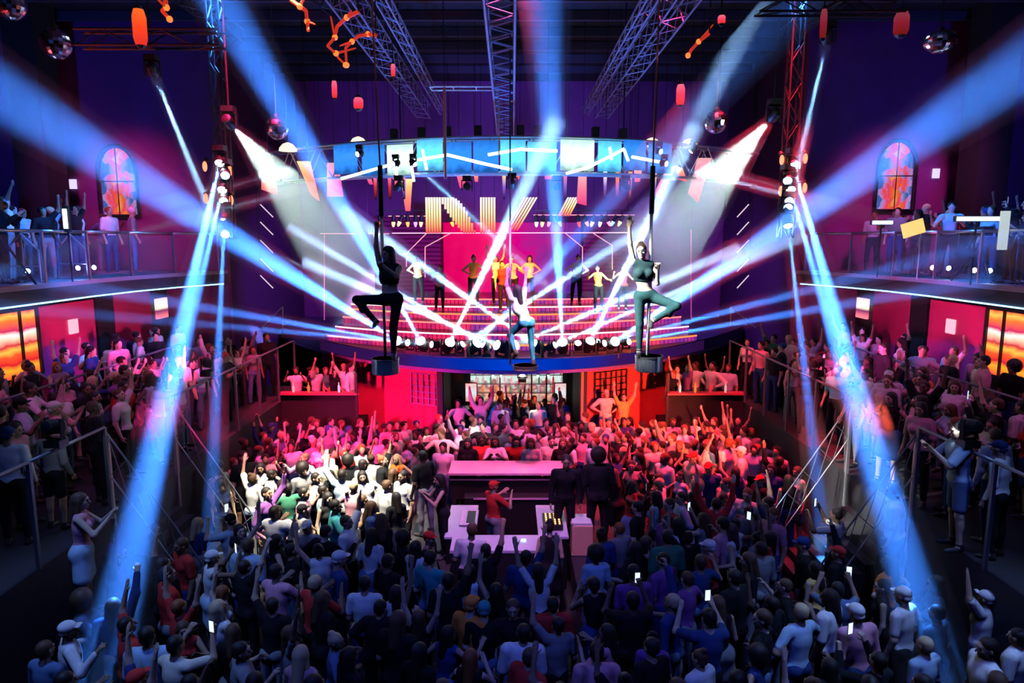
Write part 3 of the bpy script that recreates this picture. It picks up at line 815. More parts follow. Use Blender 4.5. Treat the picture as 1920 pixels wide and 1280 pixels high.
seq = [(712, 'r'), (738, 'y'), (752, 'y'), (764, 'o'), (779, 'v'), (790, 'y'), (845, 'o'), (1006, 'w'), (1018, 'y'), (1032, 'p'), (1046, 'b'), (1084, 'r'), (1097, 'v'), (1113, 'y'), (1127, 'w'), (1138, 'p'), (1153, 'b'), (1166, 'y'), (1180, 'o')]
for x0_, x1_, nm in ((705, 850, 'left'), (1000, 1186, 'right')):
    A, B_ = px(x0_, 410, 25.4), px(x1_, 410, 25.4); r_ = empty('lamp_bar', ((A.x + B_.x) / 2, 25.4, A.z + .3), f'black bar holding the row of small coloured lamps {nm} of the letters', 'bar')
    MB().box((0, 0, 0), (B_.x - A.x, .05, .05)).build('bar', BLACK, r_)
    for e_x in (-1, 1): MB().tube((e_x * (B_.x - A.x) * .45, 0, 0), (e_x * (B_.x - A.x) * .45, 0, 12.58 - A.z - .3), .012, n=5).build('hanger', BLACK, r_)
for i, (x, c) in enumerate(seq):
    small_lamp(px(x, 410, 25.4), CL[c], (0, random.uniform(-.5, .5)), f'small {CN[c]} lamp in the row beside the big letters, {ORD[i]} from the left', 1.0, 3)

# canopy ring with its LED panels
ringy = lambda x: arc(x, 18.2, .06)
b = MB()
for z in (8.05, 8.95):
    for dy in (0, .5): b.path([(x, ringy(x) + dy, z) for x in np.linspace(-7.6, 7.6, 31)], .04, 6)
xs = np.linspace(-7.6, 7.6, 31)
for i in range(30):
    z0, z1 = (8.05, 8.95) if i % 2 else (8.95, 8.05)
    b.tube((xs[i], ringy(xs[i]), z0), (xs[i + 1], ringy(xs[i + 1]), z1), .02, n=5)
    b.tube((xs[i], ringy(xs[i]) + .5, z0), (xs[i + 1], ringy(xs[i + 1]) + .5, z1), .02, n=5)
    b.tube((xs[i], ringy(xs[i]), 8.05), (xs[i], ringy(xs[i]) + .5, 8.05), .02, n=5)
root = empty('canopy_truss', (0, 0, 0), 'curved truss canopy hanging in front of the stage, carrying blue LED panels', 'truss')
b.build('truss_frame', ALU, root)
for x in (-6, -3, 0, 3, 6):
    MB().tube((x, ringy(x) + .25, 8.95), (x, ringy(x) + .25, 12.58), .02).build('hanger', BLACK, root)
pan = [(-5.0, -4.2, 'blue'), (-4.1, -3.4, 'blue'), (-3.35, -2.6, 'pale'), (-2.5, -1.8, 'cyan'), (-1.75, -1.05, 'blue'), (-1.0, -.35, 'blue'), (-.3, .35, 'cyan'), (.4, 1.15, 'cyan'), (1.25, 2.15, 'pale'), (2.25, 2.9, 'cyan'), (2.95, 3.6, 'blue'), (3.65, 4.4, 'blue')]
PC = {'blue': ((.03, .25, .95), 1.3), 'cyan': ((.10, .55, 1), 1.8), 'pale': ((.6, .95, .85), 1.7)}
for i, (x0, x1, c) in enumerate(pan):
    col, st_ = PC[c]; xm = (x0 + x1) / 2; dz = random.uniform(-.08, .08)
    m = screen_mat('canopy_' + c, [(0, tuple(v * .35 for v in col)), (.35, col), (.7, col), (1, tuple(v * .6 for v in col))], 'Z', st_, scale=3, noise=.8)
    o = MB().box((0, 0, 0), (x1 - x0, .06, .78)).build('video_screen', m); o.location = (xm, ringy(xm) - .08, 8.5 + dz)
    o.rotation_euler = (0, 0, math.atan(.12 * xm)); tag(o, f'{c if c != "pale" else "pale mint, very bright"} LED panel on the canopy, {ORD[i]} from the left of twelve', 'screen', )
segs = [((640, 335), (735, 308)), ((735, 308), (840, 290)), ((838, 290), (905, 306)), ((890, 303), (960, 318)), ((915, 290), (980, 279)), ((980, 280), (1045, 283)), ((1062, 325), (1102, 314)), ((1102, 314), (1150, 290)), ((1150, 290), (1170, 279)), ((1170, 280), (1178, 302)), ((1185, 294), (1250, 306)), ((738, 284), (744, 330)), ((792, 280), (800, 318)), ((770, 300), (776, 340)), ((1143, 276), (1147, 300))]
for i, (a, c) in enumerate(segs):
    def at(p):
        q = px(p[0], p[1], 18.3); return px(p[0], p[1], ringy(q.x) - .2)
    A, B_ = at(a), at(c); b = MB(); b.tube((0, 0, 0), B_ - A, .038, n=8); o = b.build('led_tube', glow('tube_white', (.85, .97, 1.0), 4)); o.location = A
    tag(o, f'bright white {"slanting" if abs(a[0]-c[0])>12 else "upright"} light tube on the canopy front, {ORD[i]} in its zigzag from the left', 'light tube')
for i, (x, y) in enumerate(((736, 268), (790, 268), (840, 268), (897, 262), (975, 264), (1008, 262), (1116, 268), (1170, 270))):
    p = px(x, y, 18.6); o = MB().box((0, 0, 0), (.2, .22, .26)).build('amplifier_box', BLACK, bevel=.02); o.location = (p.x, ringy(p.x) + .1, 9.12)
    tag(o, f'small black box sitting on top of the canopy truss, {ORD[i]} from the left', 'box')
# glowing light boxes hung below and beside the canopy
FL1 = screen_mat('flame_box', [(0, (1, .10, .16)), (.4, (1, .22, .16)), (.75, (1, .5, .18)), (1, (1, .8, .45))], 'Z', 1.25)
FL2 = screen_mat('rose_box', [(0, (.9, .05, .25)), (.5, (1, .2, .35)), (1, (1, .45, .5))], 'Z', 1.0)
boxes = [((490, 306), (514, 306), (490, 355), (516, 365), FL1), ((556, 302), (579, 302), (584, 366), (597, 376), FL1), ((613, 305), (632, 305), (613, 368), (642, 368), FL2), ((650, 296), (656, 296), (660, 316), (666, 316), FL2),
         ((682, 322), (690, 322), (692, 345), (698, 345), FL2), ((735, 325), (742, 325), (738, 350), (744, 350), FL2), ((752, 335), (772, 335), (760, 395), (768, 395), FL1), ((850, 305), (870, 305), (862, 352), (872, 350), FL2),
         ((964, 308), (978, 308), (964, 335), (974, 335), FL1), ((1020, 308), (1040, 308), (1022, 335), (1034, 335), FL2), ((1085, 330), (1100, 330), (1082, 380), (1100, 385), FL2), ((888, 322), (896, 322), (890, 340), (896, 340), FL1),
         ((1310, 296), (1335, 296), (1292, 362), (1310, 378), FL2), ((1250, 318), (1268, 310), (1226, 365), (1240, 372), FL2), ((1268, 310), (1280, 316), (1276, 335), (1288, 340), FL1), ((1190, 306), (1206, 306), (1192, 340), (1200, 340), FL1)]
for i, (a, b_, c, d, m) in enumerate(boxes):
    Y = 19.8 if abs(a[0] - 960) > 300 else 20.6
    A, B_, C_, D_ = [px(q[0], q[1], Y) for q in (a, b_, c, d)]; o0 = (A + D_) / 2; mb = MB(); k = 0
    for yy in (0, .15):
        for q in (A, B_, D_, C_): mb.v.append((q.x - o0.x, yy, q.z - o0.z))
    for q in ((0, 1, 2, 3), (7, 6, 5, 4), (0, 4, 5, 1), (1, 5, 6, 2), (2, 6, 7, 3), (3, 7, 4, 0)): mb.face(list(q))
    r_ = empty('hanging_light_box', o0, f'tapered {"orange" if m is FL1 else "rose pink"} hanging light box below the canopy, {ORD[i] if i < 12 else ORD[i]} in the row', 'light box')
    mb.build('shade', m, r_); MB().tube((0, .07, abs(A.z - C_.z) / 2), (0, .07, 12.55 - o0.z), .008, n=5).build('cable', BLACK, r_)
colsl = [(1135, 'w', 'v'), (1158, 'o', 'p'), (1182, 'o', 'p'), (1228, 'y', 'v'), (945, 'y', 'v'), (757, 'p', 'v'), (703, 'p', 'r'), (730, 'p', 'r'), (1060, 'p', 'v')]  # coloured glow falling from lamps, painted into solid hanging tapers
for i, (x, c, c2) in enumerate(sorted(colsl)):
    p = px(x, 322, 19.6); m = screen_mat('tube_' + c + c2, [(0, (0, 0, 0)), (.45, tuple(v * .5 for v in CL[c2])), (1, CL[c])], 'Z', 1.3)
    r_ = empty('painted_lamp_glow', p, f'tapered painted lamp glow fading from {CN[c]} to {CN[c2]}, {ORD[i]} from the left below the canopy', 'lamp')
    MB().tube((0, 0, 0), (0, 0, -.75), .055, .03, n=8).build('tube', m, r_); MB().tube((0, 0, 0), (0, 0, .1), .05, n=8).build('cap', BLACK, r_)
    MB().tube((0, 0, .1), (0, 0, 12.55 - p.z), .008, n=5).build('cable', BLACK, r_)
# dome lamps over the ends of the canopy
for x, y, nm in ((540, 279, 'left'), (672, 268, 'inner left'), (1222, 270, 'inner right'), (1292, 272, 'right')):
    p = px(x, y, 20.4); r_ = empty('dome_lamp', p, f'shallow glowing dome lamp at the {nm} end above the canopy', 'lamp')
    b = MB(); b.lathe([(.26, -.06), (.24, .02), (.15, .13), (.03, .18)], n=16); b.build('shade', glow('dome_glow', (1, .75, .55), 1.6), r_, smooth=True)
    MB().tube((0, 0, .18), (0, 0, 12.55 - p.z), .01, n=5).build('cable', BLACK, r_)
# slanted dashes of light on the stage side walls
for sx, nm, x0 in ((-1, 'left', 500), (1, 'right', 1392)):
    for i, y in enumerate((395, 428, 462, 497, 528)):
        xx = x0 + (2 if sx < 0 else 0)
        a, c = ((xx - 14, y - 12), (xx + 10, y + 12)) if sx < 0 else ((xx + 12, y - 12), (xx - 10, y + 12))
        o = tubes('dash_light', [a, c], glow('dash', (1, .75, .9), .9), f'slanted dash of white light on the {nm} stage side, {ORD[i]} from the top', 'light line', .018, Y=22.5)
# ================================================================== ceiling: ribs, trusses, poles, mirror balls
for i in range(15):
    o = MB().box((0, 0, 0), (31, .12, .25)).build('ceiling_rib', mat('rib_steel', (.07, .07, .10), .6, .3), None); o.location = (0, 5 + i * 1.5, 12.45)
    tag(o, f'dark steel rib crossing the ceiling, {ORD[i]} from the camera end', 'ceiling beam')
def truss_mesh(L, w=.32, rad=.022, step=.4):
    b = MB()
    for x in (-w / 2, w / 2):
        for z in (-w / 2, w / 2): b.tube((x, 0, z), (x, L, z), rad, n=6)
    n = int(L / step)
    for i in range(n):
        y0, y1 = i * L / n, (i + 1) * L / n; s = 1 if i % 2 else -1
        for x in (-w / 2, w / 2): b.tube((x, y0, s * w / 2), (x, y1, -s * w / 2), rad * .55, n=4, cap=False)
        for z in (-w / 2, w / 2): b.tube((s * w / 2, y0, z), (-s * w / 2, y1, z), rad * .55, n=4, cap=False)
    return b
def truss(p, q, label, w=.32, m=None, rad=.022):
    p, q = Vector(p), Vector(q); o = truss_mesh((q - p).length, w, rad).build('truss', m or ALU)
    o.location = p; o.rotation_mode = 'QUATERNION'; o.rotation_quaternion = (q - p).to_track_quat('Y', 'Z')
    return tag(o, label, 'truss')
for x, nm in ((-2.95, 'left'), (-2.3, 'left of the pair'), (2.45, 'right of the pair'), (3.0, 'right')):
    w_ = .42 if abs(x) > 2.5 else .2
    truss((x, 7, 10.55), (x, 23.7, 10.55), f'{"wide" if w_>.3 else "slim"} aluminium ceiling truss running to the stage, {nm}', w_, mat('truss_violet', (.26, .22, .36), .45, .5), .02)
truss((-.2, 7, 10.6), (-.2, 25.5, 9.6), 'ceiling truss down the middle of the room above the stage', .5, MATS['truss_violet'], .03)
for i, (a, c) in enumerate((((-8, 9, 12.2), (-8, 21, 12.2)), ((8, 9, 12.2), (8, 21, 12.2)), ((-5.5, 9.5, 12.1), (-4.2, 20, 12.1)), ((4.6, 12, 11.9), (5.9, 15.5, 12.1)))):
    truss(a, c, ('far left truss high under the ceiling', 'far right truss high under the ceiling', 'angled truss under the ceiling between left tower and middle', 'short angled truss under the ceiling right of middle')[i], .35, BLACK)
r_ = empty('rigging_frame', px(833, 162, 17), 'thin metal rigging frame under the ceiling, holding the rose coloured pole', 'frame')
b = MB(); b.tube((-.35, 0, 0), (1.3, 0, 0), .02); b.tube((-.35, .4, 0), (1.3, .4, 0), .02)
for x in (-.35, .2, .75, 1.3): b.tube((x, 0, 0), (x, .4, 0), .015)
b.build('bars', ALU, r_); MB().tube((0, 0, 0), (0, 0, 12.5 - px(833, 162, 17).z), .012).build('hanger', BLACK, r_); MB().tube((1.3, 0, 0), (1.3, 0, -1.6), .015).build('drop_bar', ALU, r_)
p = px(833, 166, 17); b = MB(); b.tube((0, 0, -2.1), (0, 0, 0), .035); o = b.build('hanging_pole', mat('pole_rose', (.85, .4, .5), .4, .3)); o.location = p; tag(o, 'rose coloured pole hanging from the rigging frame down to the canopy', 'pole')

# mirror balls and round reflectors
MIR = mat('mirror_tiles', (.8, .75, .9), .12, 1.0)
def mirror_ball(p, r, label, sq=(1, 1, 1)):
    root = empty('mirror_ball', p, label, 'mirror ball')
    b = MB(); b.sphere((0, 0, 0), r, 22, 14, sq); b.build('ball', MIR, root)
    MB().tube((0, 0, r * sq[2]), (0, 0, 12.5 - p.z), .01, n=5).build('cable', BLACK, root)
    MB().tube((0, 0, r * sq[2] - .02), (0, 0, r * sq[2] + .05), .05).build('cap', BLACK, root)
mirror_ball(px(105, 82, 12), .245, 'large mirror ball at the upper left, below the corner one')
mirror_ball(px(18, 8, 12), .25, 'mirror ball in the top left corner, violet lit')
mirror_ball(px(1763, 78, 12), .26, 'flattened mirror ball at the upper right near the wide blue beam', (1, 1, .68))
mirror_ball(px(519, 240, 15), .24, 'pink glinting mirror ball beside the left mint spotlight')
mirror_ball(px(1343, 228, 15), .245, 'pink glinting mirror ball beside the right mint spotlight')

# gnarled branch chandeliers glowing red, and lanterns
RED = glow('branch_red', (1, .10, .03), 1.5)
def branch(pts, Y, label, r=.035):
    P = [px(x, y, Y + dy) for x, y, dy in pts]; o0 = P[0]; root = empty('branch_chandelier', o0, label, 'chandelier'); b = MB()
    for i in range(len(P) - 1):
        b.tube(P[i] - o0, P[i + 1] - o0, r * (1 - .08 * i), r * (1 - .08 * (i + 1)), n=7)
        if i % 2: b.tube(P[i] - o0, P[i] - o0 + Vector((random.uniform(-.3, .3), random.uniform(-.3, .3), random.uniform(-.25, .3))), r * .7, .012, n=6)
    b.build('branches', mat('branch_bark', (.6, .1, .04), .6, emit=(1, .05, .02), strength=.45, noise=.4, scale=8), root)
    for i in range(1, len(P), 2):
        b = MB(); b.sphere(P[i] - o0, .05, 8, 6); b.build('bulb', glow('bulb_orange', (1, .18, .03), 1.6), root)
    MB().tube((0, 0, 0), (0, 0, 12.55 - o0.z), .012, n=5).build('cable', BLACK, root)
branch([(672, 22, 0), (650, 33, .1), (632, 50, .3), (628, 70, .2), (614, 86, 0), (630, 100, .2), (634, 108, .3), (648, 122, .2)], 12, 'large glowing red branch chandelier left of the ceiling trusses')
branch([(705, 66, 0), (690, 64, .1), (672, 68, .2), (660, 78, .1), (648, 90, 0), (650, 122, 0)], 12.6, 'smaller glowing red branch chandelier hanging right below the large one')
branch([(545, 0, 0), (562, 12, 0), (574, 20, .1), (576, 40, .2), (578, 58, .1)], 11.5, 'glowing orange branch chandelier at the top, left of the large one')
branch([(1330, 62, 0), (1310, 78, .1), (1296, 94, .2), (1290, 104, .1)], 13, 'dim red branch chandelier high on the right')
branch([(310, 0, 0), (312, 14, 0), (304, 20, .1), (318, 36, .1)], 11, 'dim red branch chandelier at the top left above the lantern')
lan = [(262, 52, 24, 62, 10.5, 'large bright orange lantern at the upper left above the light tower'), (672, 194, 18, 20, 16, 'square pink lantern left of the ceiling trusses'), (627, 168, 10, 30, 14, 'tall slim pink lantern under the branch chandelier'), (737, 132, 8, 22, 16, 'small pink lantern beside the left ceiling truss'),
       (1276, 178, 16, 36, 14.5, 'pink lantern on the right below the red branch'), (1544, 45, 12, 50, 11, 'dim red lantern beside the right light tower top'), (1353, 37, 14, 14, 12, 'little red lantern at the upper right'), (1690, 45, 26, 40, 12, 'dim red lantern in the upper right corner')]
for i, (x, y, w_, h_, Y, lb) in enumerate(lan):
    p = px(x, y, Y); k = Y / 1280 / 1.02; r_ = empty('lantern', p, lb, 'lantern')
    dim = 'dim' in lb; m = screen_mat('lantern_' + ('dim' if dim else ('orange' if i == 0 else 'pink')), [(0, (.7, .03, .02)), (.5, (1, .06, .015) if i == 0 else (1, .05, .12)), (1, (1, .14, .02) if i == 0 else (1, .15, .25))], 'Z', .25 if dim else 1.1)
    MB().lathe([(w_ * k * .36, -h_ * k / 2), (w_ * k * .5, -h_ * k * .3), (w_ * k * .5, h_ * k * .3), (w_ * k * .36, h_ * k / 2)], n=10).build('shade', m, r_)
    b = MB(); b.lathe([(w_ * k * .4, h_ * k / 2), (w_ * k * .2, h_ * k / 2 + .06)], n=10); b.build('cap', BLACK, r_); b = MB(); b.lathe([(w_ * k * .2, -h_ * k / 2 - .04), (w_ * k * .4, -h_ * k / 2)], n=10); b.build('foot', BLACK, r_)
    MB().tube((0, 0, h_ * k / 2), (0, 0, 12.55 - p.z), .01, n=5).build('cable', BLACK, r_)

# ================================================================== lamp heads and their beams
hb = MB(); hb.lathe([(.05, -.19), (.11, -.17), (.13, -.05), (.135, .10), (.115, .14), (.115, .13), (.10, .12)], n=18)
head0 = hb.build('lamp_head', BLACK, smooth=False); headm = head0.data; bpy.data.objects.remove(head0)
lb_ = MB(); lb_.lathe([(.105, .125), (.08, .15), (.04, .162)], n=18); l0 = lb_.build('lens', LENSW); lensm = l0.data; bpy.data.objects.remove(l0)
yb = MB(); yb.box((-.17, 0, -.02), (.03, .07, .34)); yb.box((.17, 0, -.02), (.03, .07, .34)); yb.box((0, 0, -.20), (.37, .09, .04)); y0 = yb.build('yoke', BLACK); yokem = y0.data; bpy.data.objects.remove(y0)
bb = MB(); bb.box((0, 0, -.29), (.28, .26, .13)); b0 = bb.build('base', BLACK); basem = b0.data; bpy.data.objects.remove(b0)
def fixture(p, aim, label, lens=None, s=1.0, flip=False, name='moving_head_lamp', group=None):
    p = Vector(p); root = empty(name, p, label, 'stage light', group)
    root.scale = (s, s, -s if flip else s)
    def add(nm, me, par):
        o = bpy.data.objects.new(nm, me); COL.objects.link(o); o.parent = par; return o
    add('base', basem, root); y = add('yoke', yokem, root)
    d = (Vector(aim) - p).normalized()
    if flip: d = Vector((d.x, d.y, -d.z))
    y.rotation_euler = (0, 0, math.atan2(-d.x, d.y))
    h = add('lamp_head', headm, root); h.rotation_mode = 'QUATERNION'; h.rotation_quaternion = d.to_track_quat('Z', 'Y')
    l = add('lens', lensm, h)
    if lens:
        l.data = lensm.copy(); l.data.materials[0] = lens
    return root
K = 1.0
edge = [753, 773, 795, 818, 843, 864, 890, 913, 940, 959, 1007, 1033, 1053, 1081, 1101, 1125, 1145, 1170]
SP = {}
for i, x in enumerate(edge):
    X = (x - 960) / 1280 * 18.6; Yy = arc(X) + .28; SP[x] = Vector(((x - 960) / 1280 * Yy * 1.03, Yy, 3.42))
#      src x, target(px, py, Y), length, angle, power, colour, density, words
SB = [(753, (425, 440, 13.0), 17, 4.6, 300e3, BLUE, .12, 'widening to the upper left corner'),
      (795, (560, 250, 13.5), 15, 4.8, 260e3, BLUE, .13, 'rising to the upper left past the left dancer'),
      (843, (960, 400, 15.0), 8, 3.4, 220e3, ICE, .2, 'rising steeply to the right towards the letters'),
      (890, (1190, 330, 15.0), 14, 4.6, 80e3, BLUE, .13, 'slanting up to the right ceiling'),
      (1053, (1034, 250, 14.0), 13, 4.6, 170e3, BLUE, .14, 'rising straight up to the ceiling'),
      (1101, (1175, 500, 17.0), 7, 4.0, 200e3, ICE, .2, 'slanting up right behind the right dancer'),
      (1145, (1480, 420, 13.0), 17, 4.6, 300e3, BLUE, .12, 'widening to the upper right corner'),
      (913, (740, 545, 17.5), 6, 3.0, 260e3, ICE, .2, 'crossing low to the left over the steps'),
      (940, (800, 590, 17.0), 6, 3.0, 260e3, ICE, .2, 'crossing low to the left, middle one'),
      (1007, (880, 560, 17.3), 6.5, 3.2, 300e3, ICE, .2, 'crossing low to the left behind the middle dancer'),
      (959, (1120, 580, 17.3), 6.5, 3.0, 300e3, ICE, .2, 'crossing low to the right over the steps'),
      (864, (1000, 560, 17.5), 6, 3.0, 260e3, ICE, .2, 'crossing low to the right, left one'),
      (1033, (1250, 555, 17.0), 7, 2.8, 260e3, ICE, .2, 'crossing low to the right, farther one'),
      (773, (430, 585, 15.0), 9, 2.6, 130e3, BLUE, .2, 'skimming low to the left, upper of two'),
      (818, (430, 612, 15.5), 10, 2.2, 130e3, BLUE, .2, 'skimming low to the left, lower of two'),
      (1125, (1500, 548, 15.0), 10, 2.6, 130e3, BLUE, .2, 'skimming low to the right, upper of two'),
      (1170, (1500, 585, 15.5), 9, 2.6, 130e3, BLUE, .2, 'skimming low to the right, lower of two')]
done = {}
for x, t, ln, dg, pw, col, dn, wd in SB:
    beam(SP[x], px(*t), ln, dg, pw * K, col, dn, f'{"icy white" if col is ICE else "blue"} beam from the stage edge {wd}'); done[x] = px(*t)
for i, x in enumerate(edge):
    big = x in (753, 795, 843, 890, 940, 959, 1007, 1053, 1101, 1145)
    fixture(SP[x], done.get(x, SP[x] + Vector((0, -2, 2))), f'{"larger" if big else "smaller"} glaring lamp on the curved stage edge, {ORD[i]} from the left of eighteen', glow('lens_edge', (.8, .93, 1), 30) if not big else glow('lens_edge_big', (.85, .95, 1), 60), 1.25 if big else .85)

# light towers hanging at both sides
for sx, nm, x0, ys, beams in ((-1, 'left', 418, (300, 325, 350, 373, 405, 435),
        {0: ((225, 1120, 8.4), 11.5, 4.2, 190e3), 2: ((262, 1010, 9.2), 11, 3.2, 110e3), 4: ((396, 955, 12.0), 9, 3.4, 80e3)}),
        (1, 'right', 1481, (305, 335, 350, 373, 385, 415),
        {0: ((1722, 1130, 8.4), 11.5, 4.0, 190e3), 2: ((1655, 960, 9.4), 10.5, 3.2, 120e3), 5: ((1537, 940, 12.0), 9, 3.2, 80e3)})):
    top = px(x0, 285, 15.3); bot = px(x0, 446, 15.3)
    t_ = truss((top.x, 15.3, 12.5), (top.x, 15.3, bot.z), f'dark vertical light tower truss hanging at the {nm} of the dance floor', .25, BLACK)
    for i, y in enumerate(ys):
        dx = (-5, 4, 0, 1, 3, 4)[i] * (1 if sx < 0 else -1)
        p = px(x0 + dx, y, 15.0); b_ = beams.get(i)
        aim = px(*b_[0]) if b_ else p + Vector((-sx * .4, -1, -.6))
        if b_: beam(p, aim, b_[1], b_[2], b_[3] * K, BLUE, .2, f'blue beam falling from the {nm} light tower to the crowd, {("widest and brightest", "", "middle", "", "innermost, nearly upright", "innermost, nearly upright")[i]}', r0=.1)
        fixture(p, aim, f'moving head lamp on the {nm} light tower, {ORD[i]} from the top', LENSW if b_ else LENSB, .85, flip=True)
    for i, (dx, y) in enumerate(((-34, 312), (13, 320), (-32, 372), (15, 375)) if sx < 0 else ((-15, 300), (29, 297), (-17, 358), (28, 352))):
        p = px(x0 + dx, y, 15.2); r_ = empty('warning_lamp', p, f'small glowing orange red lamp beside the {nm} light tower, {("upper outer", "upper inner", "lower outer", "lower inner")[i]}', 'lamp')
        b = MB(); b.sphere((0, 0, 0), .05, 10, 8, (1, 1, 2.2)); b.build('bulb', glow('lamp_red', (1, .18, .08), 3), r_); b = MB(); b.tube((0, 0, .1), (0, .1, .16), .05); b.tube((0, .1, .13), (top.x - p.x, .1, .13), .015); b.build('bracket', BLACK, r_)
    # slim beam from the upper outer lamp towards the tower
    s_ = px(286, 132, 12) if sx < 0 else px(1552, 70, 12); a_ = px(384, 372, 15.5) if sx < 0 else px(1488, 345, 15.5)
    beam(s_, a_, 5.5, 2.8, 200e3 if sx < 0 else 130e3, ICE, .2, f'slim icy beam from the upper {nm} lamp down to the light tower')
    fixture(s_, a_, f'moving head lamp high at the upper {nm}, above the light tower', LENSW, .7, flip=True)
    truss((s_.x - 1.2, s_.y, s_.z + .5), (s_.x + 1.2, s_.y, s_.z + .5), f'short black truss carrying the upper {nm} lamp', .25, BLACK)
    MB().tube((s_.x, s_.y, s_.z + .6), (s_.x, s_.y, 12.55), .015).build('cable', BLACK)
    tag(bpy.context.scene.objects[-1] if False else [o for o in COL.objects if o.name.startswith('cable') and not o.parent][-1], f'thin cable holding the upper {nm} lamp truss', 'cable')
    # mint follow spots
    s_ = px(430, 229, 14) if sx < 0 else px(1451, 216, 14); a_ = px(640, 470, 20.5) if sx < 0 else px(1255, 440, 20.0)
    beam(s_, a_, 10.5, 21, 34e3 if sx < 0 else 40e3, MINT, .085, f'broad pale mint spotlight cone from the upper {nm} lamp', blend=.25, g=.5)
    fixture(s_, a_, f'mint spotlight lamp throwing the broad pale cone, {nm} one', glow('lens_mint', (.9, .95, 1), 30), .85, flip=True, name='follow_spotlight')
    MB().tube((0, 0, 0), (0, 0, 1), .02).build('hanger_pipe', BLACK).location = (s_.x, s_.y, s_.z + .27)
    o = [o for o in COL.objects if o.name.startswith('hanger_pipe')][-1]; o.scale = (1, 1, 12.55 - s_.z - .27); tag(o, f'black pipe holding the {nm} mint spotlight', 'pipe')
# thin white beams raking out of the canopy
RB = [((742, 306, 17.6), (420, 392, 14.5), 9, 1.6, 'from the left of the canopy, lower one'), ((674, 288, 18), (420, 352, 15), 7, 1.2, 'from the left of the canopy, upper one'), ((1235, 283, 17.8), (1640, 405, 13.5), 10.5, 1.4, 'from the right of the canopy to the right balcony, upper one'),
      ((1245, 306, 17.6), (1600, 398, 14), 9.5, 2.2, 'from the right of the canopy to the right balcony, lower one'), ((1300, 279, 17), (1180, 402, 17.5), 4, 1.6, 'slanting down from the right end of the canopy'), ((775, 305, 17.7), (900, 420, 16.5), 5, 2.6, 'slanting down right across the letter D')]
for i, (s_, a_, ln, dg, wd) in enumerate(RB):
    s_, a_ = px(*s_), px(*a_); beam(s_, a_, ln, dg, (26e3, 16e3, 18e3, 40e3, 30e3, 50e3)[i] * K, ICE, .22, f'thin white beam {wd}')
    fixture(s_, a_, f'small canopy lamp, its thin beam {wd}'.replace('from the ', 'leaving the ').replace(' to the right balcony', ''), LENSW, .6, flip=True, name='beam_lamp')
# ================================================================== DJ booth
def ob(name, label, cat, loc, rz=0, group=None): return empty(name, loc, label, cat, group, rz)
PURP = mat('counter_lilac', (.62, .45, .62), .3, noise=.12)
for sx, nm in ((-1, 'left'), (1, 'right')):
    struct('floor_riser_' + nm, MB().box((sx * 1.55, 12.7, .25), (.9, 3.6, .5)), DARK)
t = ob('bar_counter', 'long lilac topped counter at the back of the DJ booth with people behind it', 'counter', (-.1, 14.55, 0))
MB().box((0, 0, 1.32), (2.55, .85, .06)).build('counter_top', PURP, t, bevel=.01)
MB().box((0, -.32, .98), (2.5, .05, .5)).build('front_panel', BLACK, t)
b = MB(); b.box((0, -.36, 1.18), (2.5, .02, .03)); b.build('trim_strip', mat('strip_pink', (.8, .3, .5), .3, .4), t)
for x in (-1.15, 1.15): MB().box((x, 0, .65), (.08, .7, 1.3)).build('leg', BLACK, t)
t = ob('dj_table', 'pale front counter of the DJ booth facing the near crowd', 'table', (-.1, 11.15, 0))
MB().box((0, 0, 1.12), (1.9, .62, .06)).build('table_top', mat('counter_pale', (.72, .62, .78), .35, noise=.1), t, bevel=.01)
MB().box((0, -.28, .55), (1.85, .04, 1.08)).build('front_panel', BLACKCLOTH, t)
for x in (-.88, .88): MB().box((x, .05, .55), (.06, .5, 1.08)).build('leg', BLACK, t)
for sx, nm, lb in ((-1, 'left', 'with a dark framed screen'), (1, 'right', 'crowded with lit gear')):
    t = ob('side_table', f'pale side table of the DJ booth on the {nm}, {lb}', 'table', (-.1 + sx * .85, 12.4, 0))
    MB().box((0, 0, 1.0), (.55, 1.5, .05)).build('table_top', MATS['counter_pale'], t, bevel=.01)
    for y in (-.7, .7): MB().box((0, y, .5), (.5, .05, .98)).build('leg', BLACK, t)
t = ob('monitor', 'dark flat screen in a pale frame lying on the left booth table', 'monitor', (-.82, 12.45, 1.03))
MB().box((0, 0, .02), (.34, .72, .03)).build('frame', mat('frame_pale', (.85, .7, .8), .4), t, bevel=.01); MB().box((.04, 0, .04), (.16, .55, .012)).build('display', BLACK, t)
t = ob('mixing_console', 'glowing orange lit mixing gear on the right booth table', 'mixer', (.76, 12.2, 1.03))
MB().box((0, 0, .05), (.36, .6, .1)).build('body', BLACK, t, bevel=.01)
b = MB()
for i in range(4):
    for j in range(6): b.box((-.12 + i * .08, -.22 + j * .09, .105), (.03, .03, .02))
b.build('buttons', glow('btn_orange', (1, .4, .15), 3), t)
t = ob('equipment_case', 'white lit equipment case at the far right corner of the booth', 'case', (1.3, 12.2, .5))
MB().box((0, 0, .3), (.4, .5, .6)).build('body', mat('case_orange', (.8, .45, .3), .5), t, bevel=.02); MB().box((0, 0, .62), (.36, .46, .04)).build('lid', mat('lid_white', (.85, .8, .85), .4), t)
t = ob('amplifier_rack', 'low black rack in the middle of the booth below the back counter', 'rack', (0, 13.75, 0))
MB().box((0, 0, .5), (2.0, .3, 1.0)).build('body', BLACK, t, bevel=.02); MB().box((0, -.16, .98), (1.6, .03, .03)).build('edge_strip', mat('strip_lilac', (.6, .4, .6), .3, .3), t)
o = MB().box((0, 0, 0), (.08, .05, .02)).build('phone', glow('phone_cyan', (.4, 1, .9), 3)); o.location = (.1, 11.95, .95); tag(o, 'small glowing cyan device on the floor well of the booth', 'phone')
